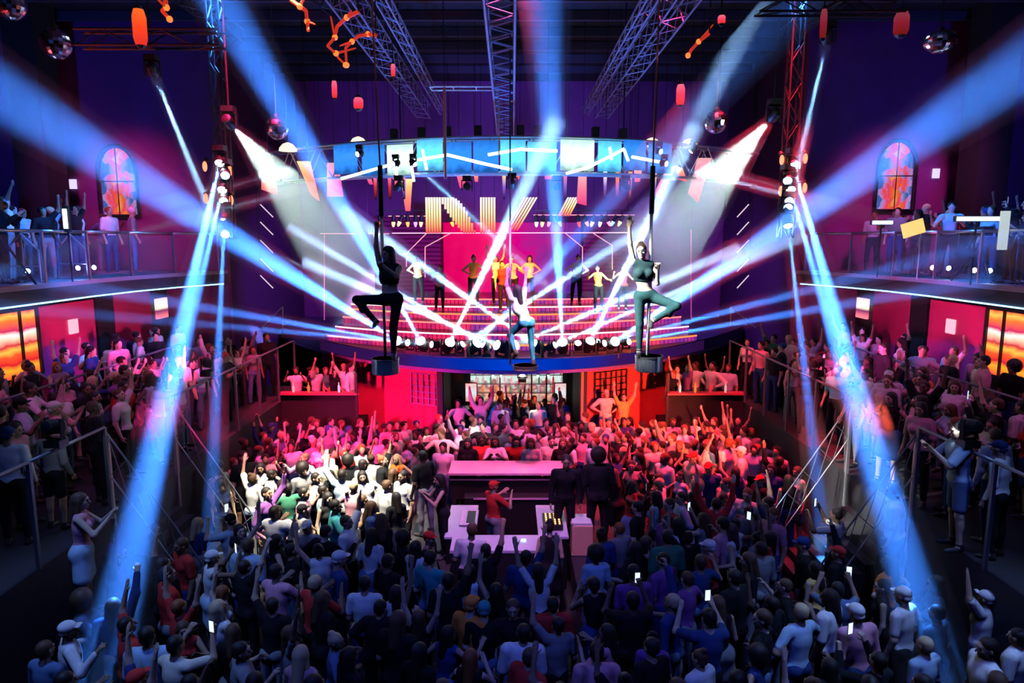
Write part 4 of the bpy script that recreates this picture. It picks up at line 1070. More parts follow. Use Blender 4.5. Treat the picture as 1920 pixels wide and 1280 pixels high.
o.location = (.2, 11.2, 1.17)

# ================================================================== bar with bottles under the stage
sh = ob('bottle_shelf', 'bright backlit bar shelves full of bottles under the middle of the stage', 'shelf', (.15, 22.3, 0))
MB().box((0, .08, 1.45), (3.1, .04, 1.5)).build('backlight', screen_mat('bar_back', [(0, (.35, .08, .08)), (.3, (.9, .5, .35)), (.5, (.35, .1, .15)), (.7, (.75, .9, .8)), (1, (.5, .75, .85))], 'Z', 1.0, scale=4, noise=1.0), sh)
for z in (1.0, 1.3, 1.6, 1.9): MB().box((0, 0, z), (3.1, .26, .025)).build('shelf_board', STEEL, sh)
for x in (-1.55, -.55, .5, 1.0, 1.55): MB().box((x, 0, 1.085), (.04, .26, 2.17)).build('divider', BLACK, sh)
bm = MB(); bm.lathe([(.032, 0), (.034, .15), (.03, .18), (.012, .22), (.012, .27), (.014, .28)], n=10)
bp = {}
for i, (cn, c) in enumerate((('amber', (.9, .4, .08)), ('clear', (.8, .9, .95)), ('green', (.1, .5, .2)), ('red', (.8, .05, .08)))):
    bp[cn] = MB(); bp[cn].v = bm.v; bp[cn].f = bm.f; bp[cn].m = bm.m
    q = bp[cn].build('bottle', mat('glass_' + cn, c, .15, emit=c, strength=.35)); bp[cn] = q.data; bpy.data.objects.remove(q)
n = 0; rows = ['lowest', 'second', 'third', 'top']
for r in range(4):
    nr = {}
    for k in range(13):
        cn = random.choice(list(bp)); o = bpy.data.objects.new('bottle', bp[cn]); COL.objects.link(o); o.location = (-1.2 + k * .235 + random.uniform(-.03, .03), 22.25, 1.013 + .3 * r)
        tag(o, f'small {cn} bottle on the {rows[r]} bar shelf, {ORD[k]} from the left', 'bottle', 'bottles on the bar shelves')
t = ob('bar_counter', 'dark bar counter below the bottle shelves under the stage', 'counter', (.1, 20.9, 0))
MB().box((0, 0, 1.08), (3.4, .6, .05)).build('counter_top', PURP, t); MB().box((0, -.2, .53), (3.3, .05, 1.05)).build('front_panel', DARK, t)
for x in (-1.45, 1.5):
    s_ = ob('picture_light_box', f'{"left" if x < 0 else "right"} pale framed light box beside the bottle shelves', 'light box', (x + .1, 22.05, 1.35))
    MB().box((0, 0, 0), (.36, .04, .6)).build('display', screen_mat('pic_box', [(0, (.7, .3, .2)), (.5, (.75, .85, .9)), (1, (.9, .5, .5))], 'Z', 1.0, scale=6, noise=.8), s_); b = MB(); b.path([(-.2, -.03, -.32), (.2, -.03, -.32), (.2, -.03, .32), (-.2, -.03, .32), (-.2, -.03, -.32)], .02); b.build('frame', mat('frame_red', (.7, .1, .1), .5), s_); MB().box((0, 0, -.83), (.06, .06, 1.04)).build('stand', BLACK, s_)
for i, x in enumerate((-.55, -.32, .75, 1.05)):
    r_ = small_lamp(Vector((x, 19.4, 2.52)), (.6, .85, 1), (0, 0), f'tiny pale downlight under the stage edge above the bar, {ORD[i]} from the left', .5, 2)
# VIP boxes at both sides of the bar
for sx, nm in ((-1, 'left'), (1, 'right')):
    struct('floor_box_' + nm, MB().box((sx * 5.35, 19.35, .55), (2.0, 1.5, 1.1)), DARK)
    t = ob('box_counter', f'dark parapet counter with bottles in front of the {nm} VIP box', 'counter', (sx * 5.35, 18.5, 0))
    MB().box((0, 0, 1.05), (2.1, .12, 2.1)).build('front_panel', BLACKCLOTH, t); MB().box((0, 0, 2.12), (2.15, .3, .05)).build('counter_top', mat('ledge_red', (.5, .1, .15), .4), t)
    for i in range(4):
        o = bpy.data.objects.new('bottle', bp[('clear', 'amber', 'red', 'clear')[i]]); COL.objects.link(o); o.location = (sx * 5.35 - .7 + i * .42, 18.5, 2.146)
        tag(o, f'bottle on the {nm} VIP box ledge, {ORD[i]} from the left', 'bottle')
    o = MB().box((0, 0, 0), (.07, .07, 2.7)).build('post', BLACK); o.location = (sx * 4.3, 18.45, 1.35); tag(o, f'thin dark post at the inner corner of the {nm} VIP box', 'post')

# ================================================================== things on the balconies
def easel(p, label, s=1.0):
    r_ = empty('barrier_frame', p, label, 'frame'); b = MB()
    b.path([(-.35, 0, 0), (-.35, 0, .7), (0, 0, 1.05), (.35, 0, .7), (.35, 0, 0)], .022); b.build('outline', ALU, r_)
    b = MB(); b.tube((-.35, 0, .35), (.35, 0, .35), .018); b.tube((0, 0, 0), (0, 0, 1.05), .018); b.build('crossbars', ALU, r_); r_.scale = (s,) * 3
easel(Vector((-10.6, 14.9, 5.4)), 'house shaped metal frame behind the left balcony rail, nearer the camera'); easel(Vector((-10.5, 16.4, 5.4)), 'house shaped metal frame behind the left balcony rail, farther one')
WHT = glow('strip_white', (.7, .95, 1), 2.5)
for i, (x, y, w_, Y, lb) in enumerate(((1835, 410, 78, 14, 'long white light bar on the right balcony above the rail'), (1655, 417, 36, 17, 'short cyan white light bar on the right balcony rail'), (122, 410, 6, 15, 'small upright white light on the left balcony rail'))):
    p = px(x, y, Y); r_ = empty('light_bar', p, lb, 'light bar'); L_ = w_ * Y / 1280; h_ = .14 if i < 2 else .7
    MB().box((0, 0, 0), (L_, .05, h_ * .6)).build('diffuser', WHT, r_); MB().box((0, .06, 0), (L_ + .06, .06, h_ * .8)).build('housing', BLACK, r_)
    MB().tube((0, .06, 0), (0, .06, 5.4 - p.z), .02).build('stand', BLACK, r_)
o = MB().box((0, 0, 0), (.17, .05, .75)).build('light_board', glow('panel_pale', (.85, 1, .95), .6)); o.location = px(1882, 432, 13.5); tag(o, 'upright pale light board at the right end of the right balcony', 'light board')
p = px(1712, 428, 15.5); r_ = empty('banner', p, 'glowing yellow orange banner behind the right balcony glass', 'banner')
b = MB(); b.box((0, 0, 0), (.5, .03, .32), (0, -.3, 0)); b.build('sheet', glow('banner_yellow', (1, .6, .15), 1.3), r_); b = MB(); b.tube((.2, .03, -.1), (.2, .03, 5.42 - p.z), .015); b.build('pole', ALU, r_)
def tripod(p, label, h=1.6, spread=.5):
    r_ = empty('tripod', p, label, 'tripod')
    MB().tube((0, 0, h * .45), (0, 0, h), .03).build('column', BLACK, r_)
    for k in range(3):
        a = 2 * math.pi * k / 3 + .4; b = MB(); b.tube((0, 0, h * .75), (math.cos(a) * spread, math.sin(a) * spread, 0.02), .022); b.build('leg', BLACK, r_)
    b = MB(); b.box((0, 0, h + .1), (.22, .34, .2)); b.tube((0, .15, h + .1), (0, .34, h + .1), .07, .085, 12); b.build('camera_head', BLACK, r_, bevel=.01); return r_
tripod(Vector((-10.25, 13.7, 5.4)), 'black camera tripod at the near end of the left balcony', 1.5, .6)
tripod(Vector((-10.9, 14.0, 5.4)), 'second black tripod behind the first on the left balcony', 1.2, .45)
tripod(Vector((10.15, 14.9, 5.4)), 'black tripod at the near end of the right balcony', 1.0, .5)
for i, (x, y, Y, sx) in enumerate(((265, 542, 16.3, -1), (283, 556, 16.6, -1), (165, 543, 14.6, -1), (1706, 533, 16.5, 1), (1722, 535, 16.2, 1), (1768, 530, 15, 1), (1784, 532, 14.8, 1))):
    p = px(x, y, Y); p.z = 5.47; p.x = sx * 10.15 + (0 if i % 2 else sx * .2)
    fixture(p + Vector((0, 0, .18)), p + Vector((-sx * 2, -1, .5)), f'small lit lamp on the {"left" if sx < 0 else "right"} balcony floor edge, {ORD[i if i < 3 else i - 3]} {"along it" if sx<0 else "from the far end"}', LENSW, .5, name='floor_lamp')
# curved hoop by the right terrace
c0 = px(1500, 640, 17); b = MB(); b.path([px(x, y, 17) - c0 for x, y in ((1498, 625), (1502, 645), (1512, 662), (1530, 676), (1552, 686), (1570, 690))], .035, 8); o = b.build('curved_rail', ALU, smooth=True); o.location = c0; tag(o, 'bright curved metal rail at the right terrace under the beams', 'rail')
for sx, nm, x in ((-1, 'left', 515), (1, 'right', 1395)):
    c0 = px(x, 610, 20); b = MB(); P = [(-25, 5), (15, -35), (15, 5)] if sx < 0 else [(22, 5), (-25, -35), (-25, 0)]
    b.path([px(x + a, 610 + c, 20) - c0 for a, c in P], .02, 6); o = b.build('handrail', ALU); o.location = c0; tag(o, f'thin triangular handrail above the {nm} terrace beside the stage', 'rail')

# ================================================================== pole dancers
def person(loc, rz, J, sex, skin, hair_style, hair_col, top, top_col, bottom, bot_col, label, h=.009, s=1.0, group=None, extra=None):
    r_ = empty('person', loc, label, 'person', group, rz); r_.scale = (s, s, s)
    b = bpy.data.objects.new('body', body_mesh(J, h)); b.color = (*skin, 1)
    parts = [b]
    for me, c in ((top_mesh(J, h * 1.2, top), top_col), (bottom_mesh(J, h * 1.2, bottom), bot_col), (hair_mesh(J, h * 1.1, hair_style), hair_col)):
        o = bpy.data.objects.new(me.name, me); o.color = (*c, 1); parts.append(o)
    for o in parts: COL.objects.link(o); o.parent = r_
    return r_
TAN = (.60, .38, .28); PALE = (.78, .56, .45); BROWN = (.30, .17, .11)
def drum(p, label, top_z, r=.21, h=.24):
    r_ = empty('dance_platform', p, label, 'platform')
    b = MB(); b.lathe([(r * .96, -h), (r, -h + .01), (r, -.02), (r * .97, 0)], n=28); b.build('drum', mat('drum_steel', (.45, .5, .55), .3, .6, noise=.15), r_, smooth=False)
    b = MB(); b.lathe([(r * 1.03, -.03), (r * 1.03, .0)], n=28); b.build('rim', STEEL, r_)
    return r_
# left dancer
pl = px(722, 671, 10.4); drum(pl, 'round grey platform hanging in the air under the left dancer', 0)
b = MB(); b.tube((0, 0, -.2), (0, 0, 2.15), .024, n=10); po = b.build('dance_pole', STEEL, smooth=True); po.location = pl + Vector((0.0, .02, 0)); tag(po, 'chrome pole above the left hanging platform', 'pole')
b = MB(); b.tube((0, 0, 0), (0, 0, .75), .038, n=10); o = b.build('pole_sleeve', BLACK); o.location = pl + Vector((0, .02, 2.15)); tag(o, 'black padded sleeve at the top of the left pole', 'sleeve')
b = MB(); b.tube((0, 0, 0), (-.12, 0, 12.55 - pl.z - 2.9), .014, n=6); o = b.build('support_cable', mat('cable_red', (.7, .12, .12), .4, .2)); o.location = pl + Vector((0, .02, 2.9)); tag(o, 'thin red cable holding the left pole from the ceiling', 'cable')
J = make_pose('f', arms=((.12, .18, .95), (-.05, -.05, 1), (.0, .8, -.35), (-.55, .4, .5)), legs=(((.86, .22, .02), (-.64, -.05, -.77)), ((-.16, .02, -1), (-.02, -.02, -1))), lean=(.03, -.02), headtilt=(.1, 0, .55), curl=(1.2, 1.1))
dp = pl + Vector((.115, .02, 0))
person(dp - Vector((0, 0, 0.02)), math.pi + .0, J, 'f', TAN, 'long', (.03, .02, .03), 'crop', (.02, .02, .03), 'leggings', (.012, .014, .02), 'dark silhouetted woman dancing on the left hanging pole, one knee bent outward, long hair', .008)
# right dancer
pr = px(1217, 666, 10.4); drum(pr, 'round grey platform hanging in the air under the right dancer', 0)
b = MB(); b.tube((0, 0, -.2), (0, 0, 2.15), .026, n=10); po = b.build('dance_pole', mat('pole_white', (.85, .88, .9), .3, .3), smooth=True); po.location = pr + Vector((-.02, .03, 0)); tag(po, 'bright chrome pole above the right hanging platform', 'pole')
b = MB(); b.tube((0, 0, 0), (0, 0, .7), .038, n=10); o = b.build('pole_sleeve', mat('sleeve_green', (.01, .06, .04), .6)); o.location = pr + Vector((-.02, .03, 2.15)); tag(o, 'dark green padded sleeve at the top of the right pole', 'sleeve')
b = MB(); b.tube((0, 0, 0), (.05, 0, 12.55 - pr.z - 2.85), .014, n=6); o = b.build('support_cable', MATS['cable_red']); o.location = pr + Vector((-.02, .03, 2.85)); tag(o, 'thin red cable holding the right pole from the ceiling', 'cable')
J = make_pose('f', arms=((.25, .05, 1), (.05, -.02, 1), (.15, .35, -.9), (-.1, .5, .9)), legs=(((-.02, .02, -1), (-.02, -.02, -1)), ((.74, .55, -.26), (-.78, -.35, -.58))), lean=(.06, .0), headtilt=(.35, -.05, .3), curl=(.3, 1.1))
person(pr + Vector((-.07, .04, -.02)), math.pi, J, 'f', PALE, 'bun', (.10, .05, .03), 'crop', (.02, .05, .06), 'leggings', (.02, .07, .08), 'woman in dark crop top and leggings on the right hanging pole, arm stretched up', .008)
# middle dancer
pm = px(985, 684, 14.2); drum(pm, 'small pale platform under the dancer in the middle of the stage front', 0, .26, .1)
b = MB(); b.tube((0, 0, 0), (0, 0, 3.0), .022, n=10); po = b.build('dance_pole', STEEL, smooth=True); po.location = pm + Vector((-.32, .05, 0)); tag(po, 'thin steel pole held by the middle dancer', 'pole')
b = MB(); b.tube((0, 0, 0), (0, 0, 12.55 - pm.z - 3.0), .014, n=6); o = b.build('support_cable', BLACK); o.location = pm + Vector((-.32, .05, 3.0)); tag(o, 'dark cable holding the middle pole from the ceiling', 'cable')
J = make_pose('f', arms=((.2, .2, .95), (.1, .1, 1), (.25, .25, .9), (-.1, .1, 1)), legs=(((.1, .15, -1), (.05, -.2, -1)), ((.35, .55, -.55), (-.1, -.6, -.8))), lean=(-.22, -.05), headtilt=(-.35, -.2, -.5), curl=(1.1, 1.1))
person(pm + Vector((.02, -.02, -.02)), .35, J, 'f', PALE, 'long', (.02, .02, .03), 'tee', (.85, .78, .62), 'leggings', (.02, .14, .26), 'woman in cream top leaning back on the middle pole in front of the stage steps', .009, 1.0)

# ================================================================== the crowd library
HB, HC = .011, .014
LIB = {}
for sex in 'fm':
    for nm, (arms, lean, ht, curl, wd) in POSES.items():
        J = make_pose(sex, arms, curl=curl, lean=lean, headtilt=ht)
        e = {'J': J, 'body': body_mesh(J, HB)}
        for st_ in (('tank', 'tee', 'loose') if sex == 'f' else ('tee', 'long', 'loose')): e[st_] = top_mesh(J, HC, st_)
        for st_ in (('trousers', 'skirt') if sex == 'f' else ('trousers', 'shorts')): e[st_] = bottom_mesh(J, .018, st_)
        for st_ in ('short', 'long', 'bun', 'cap', 'afro'): e['h' + st_] = hair_mesh(J, .013, st_)
        LIB[sex, nm] = e
SKINS = [(.72, .50, .40), (.62, .42, .32), (.55, .34, .25), (.40, .24, .17), (.26, .15, .10), (.14, .08, .06)]
COLS = {'black': (.012, .012, .016), 'white': (.82, .82, .84), 'navy': (.03, .06, .22), 'grey': (.25, .25, .28), 'red': (.65, .04, .04), 'pale blue': (.45, .62, .80), 'pink': (.80, .35, .45), 'green': (.05, .22, .14),
        'cream': (.80, .74, .60), 'purple': (.25, .08, .35), 'orange': (.85, .25, .05), 'teal': (.05, .32, .36), 'gold': (.85, .55, .15), 'denim': (.12, .2, .38)}
HCOL = {'dark': (.018, .012, .012), 'brown': (.10, .05, .03), 'blond': (.65, .48, .28), 'auburn': (.28, .08, .03)}
PEOPLE = []
def add_person(x, y, z, rz, sex=None, pose=None, top=None, topc=None, bot=None, botc=None, hair=None, hairc=None, skin=None, s=None, area='', fixed=None, capc=None):
    sex = sex or random.choice('fmm'); pose = pose or random.choices(list(POSES), (12, 1.6, 1.6, 1.4, 1.6, 3, 1.5, 1.4))[0]
    hair = hair or random.choices(['short', 'long', 'bun', 'cap', 'afro'], (6, 1, .4, 1.2, .4) if sex == 'm' else (.6, 7, 1.5, .2, .6))[0]
    top = top or random.choice(('tank', 'tank', 'tee', 'loose') if sex == 'f' else ('tee', 'tee', 'long', 'loose'))
    topc = topc or random.choices(list(COLS), (40, 13, 9, 7, 4, 4, 3, 1, 3, 3, .4, 1, 0, 2))[0]
    bot = bot or (random.choice(('trousers', 'skirt')) if sex == 'f' else random.choice(('trousers', 'trousers', 'shorts')))
    PEOPLE.append(dict(x=x, y=y, z=z, rz=rz, sex=sex, pose=pose, top=top, topc=topc, bot=bot, botc=botc or random.choice(('black', 'black', 'navy', 'grey', 'denim')),
                       hair=hair, hairc=hairc or random.choices(list(HCOL), (12, 5, 2, 1))[0], skin=skin or random.choices(SKINS, (3, 4, 4, 3, 2, 1))[0], s=s or random.uniform(.94, 1.07) * (.95 if sex == 'f' else 1.0),
                       area=area, fixed=fixed, capc=capc or random.choice(('black', 'white', 'red', 'navy')), tilt=(random.gauss(0, .03), random.gauss(0, .03))))
FOC = Vector((0, 13.0, 0))
def face(x, y, tx=0, ty=13, jit=.5): return math.atan2(-(tx - x), ty - y) + random.gauss(0, jit)
TAKEN = []
def free(x, y, r): return all((x - a) ** 2 + (y - b) ** 2 > max(r, c) ** 2 for a, b, c in TAKEN)
def named(xp, yp, z, fixed, rz=None, r=.42, **k):
    """A person whose head centre is seen at photo position xp, yp, standing at height z."""
    h = 1.58 * (k.get('s') or 1.0); p = pz(xp, yp, z + h)
    add_person(p.x, p.y, z, face(p.x, p.y, jit=.2) if rz is None else rz, fixed=fixed, area='x', **k); TAKEN.append((p.x, p.y, r))
    return p
toC = math.pi    # facing the camera
named(499, 886, 0, 'person in a pale grey T-shirt at the left edge of the lit crowd', sex='m', pose='idle', top='loose', topc='white', hair='short', hairc='dark', rz=-1.2)
named(545, 912, 0, 'person in a green patterned shirt with arms out, just right of the pale grey T-shirt', sex='m', pose='sway', top='long', topc='green', hair='short', hairc='dark', rz=.3)
named(567, 862, 0, 'person in a pale blue shirt seen from behind in the lit left crowd', sex='m', pose='sway', top='long', topc='pale blue', hair='short', rz=2.6)
named(601, 835, 0, 'person in a white top behind the pale blue shirt, fair hair', sex='f', pose='idle', top='tee', topc='white', hair='short', hairc='blond', rz=toC)
named(505, 800, 0, 'person in a navy T-shirt and cap, arm up, left end of the lit crowd', sex='m', pose='point', top='tee', topc='navy', hair='cap', rz=toC)
named(470, 800, 0, 'woman in white tank top and purple skirt at far left of lit crowd', sex='f', pose='wave', top='tank', topc='white', bot='skirt', botc='purple', hair='long', hairc='auburn', rz=2.2)
named(655, 830, 0, 'person in a cream shirt in the lit left crowd, arms raised', sex='m', pose='cheer', top='tee', topc='cream', rz=toC)
named(748, 850, 0, 'person in orange with arms spread left of the DJ booth', sex='f', pose='sway', top='tank', topc='orange', hair='long', rz=toC)
named(368, 975, 0, 'woman with glowing light blond hair near the foot of the left stairs', sex='f', pose='idle', top='long' if False else 'tee', topc='navy', hair='long', hairc='blond', rz=-.6)
named(432, 985, 0, 'person in a dark cap looking down beside the blond woman, bright sleeve', sex='m', pose='phone', top='tee', topc='pale blue', hair='cap', capc='black', rz=.9)
named(342, 1032, 0, 'person in a red top behind the white top, left side of near crowd', sex='m', pose='idle', top='tee', topc='red', hair='short', rz=toC - .7)
named(388, 1050, 0, 'person in a white sleeveless top and cap lit blue, left side of near crowd', sex='f', pose='phone', top='tank', topc='white', hair='cap', capc='white', rz=-.9, bot='skirt', botc='pale blue')
named(452, 1030, 0, 'broad person in a pale T-shirt seen from behind, left near crowd', sex='m', pose='idle', top='loose', topc='pale blue', hair='short', s=1.05, rz=-.2)
named(517, 1085, 0, 'person in a lilac shirt bending beside the broad pale T-shirt', sex='m', pose='clap', top='tee', topc='pink', hair='short', rz=-.4)
named(345, 1160, 0, 'person with brown hair in a bright red top, lower left of the crowd', sex='f', pose='clap', top='tank', topc='red', hair='long', hairc='brown', rz=toC + .6)
named(283, 1195, 0, 'person in a patterned pale blue shirt, lower left, seen from behind', sex='m', pose='idle', top='loose', topc='pale blue', hair='short', rz=.1, s=1.05)
named(88, 1222, 0, 'bald looking person in blue light in the bottom left corner', sex='m', pose='idle', top='tee', topc='denim', hair='short', hairc='brown', skin=SKINS[1], rz=-.3)
named(135, 1185, 0, 'person in a white hoodie stretching an arm forward, lower left corner', sex='m', pose='sway', top='long', topc='white', hair='cap', capc='white', rz=-.9)
named(588, 982, 0, 'person in a white brimmed hat between the left crowd and the booth', sex='m', pose='idle', top='tee', topc='grey', hair='cap', capc='white', rz=toC - .3)
named(724, 985, 0, 'woman with very long brown hair seen from behind, left of the booth front', sex='f', pose='idle', top='tank', topc='black', hair='long', hairc='brown', rz=.1, s=1.05)
named(690, 1010, 0, 'person in a white top beside the long haired woman', sex='f', pose='idle', top='tee', topc='white', hair='long', rz=-.3)
named(873, 1002, 0, 'person in a white T-shirt and black hair right at the front counter, seen from behind', sex='m', pose='idle', top='tee', topc='white', hair='short', rz=0)
named(910, 1035, 0, 'person in dark clothes raising a hand in front of the booth', sex='m', pose='point', top='tee', topc='black', hair='short', rz=0)
named(975, 1050, 0, 'person with one thin arm straight up before the booth', sex='m', pose='point', top='tank' if False else 'tee', topc='navy', hair='short', rz=0)
named(1030, 1000, 0, 'dark haired person in black at the right end of the front counter', sex='f', pose='idle', top='tank', topc='black', hair='bun', rz=.1)
named(1120, 1045, 0, 'person in a pale lilac shirt with curly dark hair, right of the booth front', sex='f', pose='idle', top='tee', topc='pale blue', hair='afro', rz=.2)
named(1205, 1010, 0, 'woman in a patterned pink dress bending forward with outstretched arm', sex='f', pose='sway', top='tank', topc='pink', bot='skirt', botc='pink', hair='long', rz=-1.3)
named(874, 1142, 0, 'person in an orange hooded top in the middle of the near crowd', sex='m', pose='idle', top='long', topc='orange', hair='cap', capc='orange', rz=-.5)
named(908, 1150, 0, 'person in a teal cap next to the orange hood', sex='m', pose='idle', top='tee', topc='black', hair='cap', capc='teal', rz=0)
named(965, 1150, 0, 'person facing the camera with a face lit white, middle of the near crowd', sex='m', pose='idle', top='tee', topc='black', hair='short', rz=toC)
named(1045, 1125, 0, 'person in a red T-shirt seen from behind, right of the orange hood', sex='m', pose='idle', top='loose', topc='red', hair='short', rz=0)
named(972, 1195, 0, 'person in a white T-shirt at the bottom centre, seen from behind', sex='m', pose='idle', top='loose', topc='white', hair='short', rz=0)
named(1125, 1240, 0, 'person in a pink shirt at the bottom edge right of centre', sex='m', pose='idle', top='loose', topc='pink', hair='short', rz=0)
named(1018, 1075, 0, 'person in a pale top bending under raised arms, in front of the booth', sex='f', pose='cheer', top='tee', topc='white', hair='long', rz=0)
named(1450, 950, 0, 'person reaching both long arms toward the booth at the right edge', sex='m', pose='cheer', top='tank' if False else 'tee', topc='grey', hair='short', rz=.9)
named(1565, 975, 0, 'person in a white striped shirt lit blue near the right stairs', sex='m', pose='phone', top='tee', topc='white', hair='short', rz=.8)
named(1388, 862, 0, 'tall person in a white T-shirt at the right edge of the red crowd', sex='m', pose='idle', top='loose', topc='white', hair='cap', capc='white', rz=1.2)
named(1238, 905, 0, 'person in a white shirt and pale hair in the red crowd right of the booth', sex='m', pose='idle', top='tee', topc='white', hair='short', hairc='blond', rz=1.0)
named(1690, 925, .9, 'large person in a white shirt in the blue beam on the right stairs', sex='m', pose='idle', top='loose', topc='white', hair='short', rz=1.0, s=1.05)
named(1700, 1140, 0, 'person in a white backwards cap lit brightly, lower right', sex='m', pose='idle', top='tee', topc='white', hair='cap', capc='white', rz=.6)
named(1762, 1150, 0, 'person with brightly rimmed hair beside the white backwards cap', sex='m', pose='idle', top='tee', topc='black', hair='short', rz=.5)
named(1845, 1120, 0, 'person in a white hooded top, lower right, hand raised', sex='m', pose='wave', top='loose', topc='white', hair='cap', capc='white', rz=.6)
named(1735, 1205, 0, 'person in a pale blue shirt with lit white shoulders, bottom right', sex='m', pose='idle', top='tee', topc='pale blue', hair='short', rz=.4)
named(1900, 1190, 0, 'person in a patterned white shirt at the right edge of the picture', sex='m', pose='idle', top='loose', topc='white', hair='short', rz=.6)
named(1535, 1060, 0, 'person in a mustard top in the right near crowd', sex='f', pose='idle', top='tank', topc='gold', hair='long', rz=.5)
named(1500, 1165, 0, 'person in a patterned blue white shirt, lower right of centre', sex='m', pose='sway', top='tee', topc='pale blue', hair='short', rz=.4)
named(1620, 1170, 0, 'person in a lilac hooded top, lower right', sex='m', pose='idle', top='long', topc='pink', hair='cap', capc='white', rz=.2)
named(145, 950, 1.2, 'woman in a pink patterned top and pale skirt on the left stairs', sex='f', pose='clap', top='tank', topc='pink', bot='skirt', botc='pale blue', hair='long', rz=-1.2)
named(235, 740, 1.9, 'person in a white top standing at the lower left terrace rail inside the blue beam', sex='m', pose='wave', top='tee', topc='white', hair='short', rz=-1.5)
named(1810, 830, 1.9, 'person in a pale blue shirt with folded arms on the right terrace', sex='m', pose='clap', top='loose', topc='pale blue', hair='short', rz=1.3)
named(1660, 655, 2.2, 'tall person in a dark shirt on the upper right terrace before the magenta panel', sex='m', pose='idle', top='long', topc='black', hair='short', rz=1.6, s=1.06)
named(1138, 742, .35, 'person with arms on head in a glowing orange top before the orange red wall', sex='m', pose='hips', top='tee', topc='cream', hair='short', hairc='blond', rz=toC)
named(1168, 746, .3, 'person with both arms curved overhead before the orange red wall', sex='m', pose='cheer', top='tee', topc='gold', hair='short', rz=toC)
# booth people
def spotperson(x, y, z, fixed, rz, **k): add_person(x, y, z, rz, fixed=fixed, area='x', **k); TAKEN.append((x, y, .4))
spotperson(-.33, 12.75, 0, 'person in a bright red shirt working inside the DJ booth', -.9, sex='m', pose='clap', top='tee', topc='red', hair='cap', capc='red', s=.97)
spotperson(.98, 12.3, .5, 'tall guard all in black standing on the booth riser, right side', toC, sex='m', pose='idle', top='long', topc='black', botc='black', hair='short', hairc='dark', bot='trousers', s=1.08)
spotperson(1.62, 12.3, .5, 'large figure in dark clothes with a big afro on the booth riser', .1, sex='m', pose='idle', top='loose', topc='black', bot='trousers', botc='black', hair='afro', hairc='dark', s=1.12)
spotperson(-1.25, 12.0, .5, 'woman in black on the left booth riser holding something white', 1.9, sex='f', pose='clap', top='tank', topc='black', botc='black', bot='trousers', hair='long', hairc='dark')
spotperson(-1.7, 12.9, .5, 'dark dressed person on the left booth riser behind the woman in black', .8, sex='m', pose='idle', top='tee', topc='black', bot='trousers', hair='short', hairc='dark')
for i, (x, tc, ps) in enumerate(((-1.05, 'black', 'idle'), (-.65, 'red', 'idle'), (-.3, 'white', 'clap'), (.1, 'red', 'hips'), (.5, 'white', 'idle'), (.85, 'cream', 'idle'), (1.2, 'black', 'wave'))):
    spotperson(x, 15.35 + .1 * (i % 2), 0, f'person in a {tc} top behind the lilac back counter, {ORD[i]} from the left of seven', toC + random.uniform(-.3, .3), pose=ps, topc=tc, top='tee', s=1.03, sex='fm'[i % 2])
spotperson(-10.6, 14.35, 5.4, 'person all in black behind the camera tripod at the near left balcony', -1.2, sex='m', pose='clap', top='long', topc='black', bot='trousers', botc='black', hair='short', hairc='dark')
spotperson(10.55, 14.2, 5.4, 'short person all in black at the near end of the right balcony', 1.3, sex='m', pose='clap', top='loose', topc='black', bot='trousers', botc='black', hair='afro', hairc='dark', s=.85)
spotperson(10.9, 14.6, 5.4, 'person in black with raised hands at the near right balcony', 1.0, sex='m', pose='phone', top='long', topc='black', bot='trousers', botc='black', hair='short')
# performers on the stage steps
perf = [(783, 23.2, 'hips', 'gold', 'first from the left'), (822, 22.6, 'clap', 'orange', 'second, shorter'), (888, 23.2, 'hips', 'gold', 'third from the left'), (933, 23.0, 'cheer', 'white', 'fourth, in middle group'), (946, 22.4, 'wave', 'red', 'fifth, in middle group'), (962, 22.9, 'sway', 'pink', 'sixth, in middle group'),
        (992, 23.3, 'hips', 'gold', 'seventh from the left'), (1080, 23.2, 'hips', 'gold', 'eighth from the left'), (1125, 22.6, 'sway', 'orange', 'ninth from the left'), (1172, 22.7, 'sway', 'red', 'last at the right end')]
for i, (x, Y, ps, tc, wd) in enumerate(perf):
    X = (x - 960) / 1280 * Y
    z = 4.12 if Y > 22.85 + .035 * X * X + .05 else 3.95
    if Y >= 22.85 + .035 * X * X + .95: z = 4.3
    spotperson(X, Y + .06 * X * X * .6, 4.12 if Y > 22.8 else 3.95, f'performer in a {tc} top on the stage steps, {wd}', toC + random.uniform(-.2, .2), sex='f', pose=ps, top='tank', topc=tc, bot='trousers', botc='black', hair='bun' if i % 3 else 'long', hairc='dark', skin=(.9, .48, .2), s=.88 if i in (1, 8, 9) else .97)
# ---- fill: the packed dance floor, terraces, boxes and balconies
def hexfill(x0, x1, y0, y1, d, z, area, tx=0, ty=13, jit=.45, block=lambda x, y: False, keep=1.0, rz=None):
    y = y0; r = 0
    while y < y1:
        x = x0 + (d / 2 if r % 2 else 0)
        while x < x1:
            xx = x + random.uniform(-.14, .14) * d; yy = y + random.uniform(-.14, .14) * d
            if not block(xx, yy) and free(xx, yy, d * .62) and random.random() < keep:
                add_person(xx, yy, z, face(xx, yy, tx, ty, jit) if rz is None else rz + random.gauss(0, jit), area=area, topc=random.choice(('white', 'cream', 'pale blue', 'white', 'grey', 'pink')) if 'near' not in area and random.random() < .42 else None)
            x += d
        y += d * .82; r += 1
booth = lambda x, y: (-2.15 < x < 2.15 and 10.7 < y < 15.05) or (-1.2 < x < 1.1 and 9.75 < y < 11)
stairs = lambda x, y: abs(x) > 4.7 and 10.3 < y < 12.8
vip = lambda x, y: abs(x) > 4.1 and y > 18.2
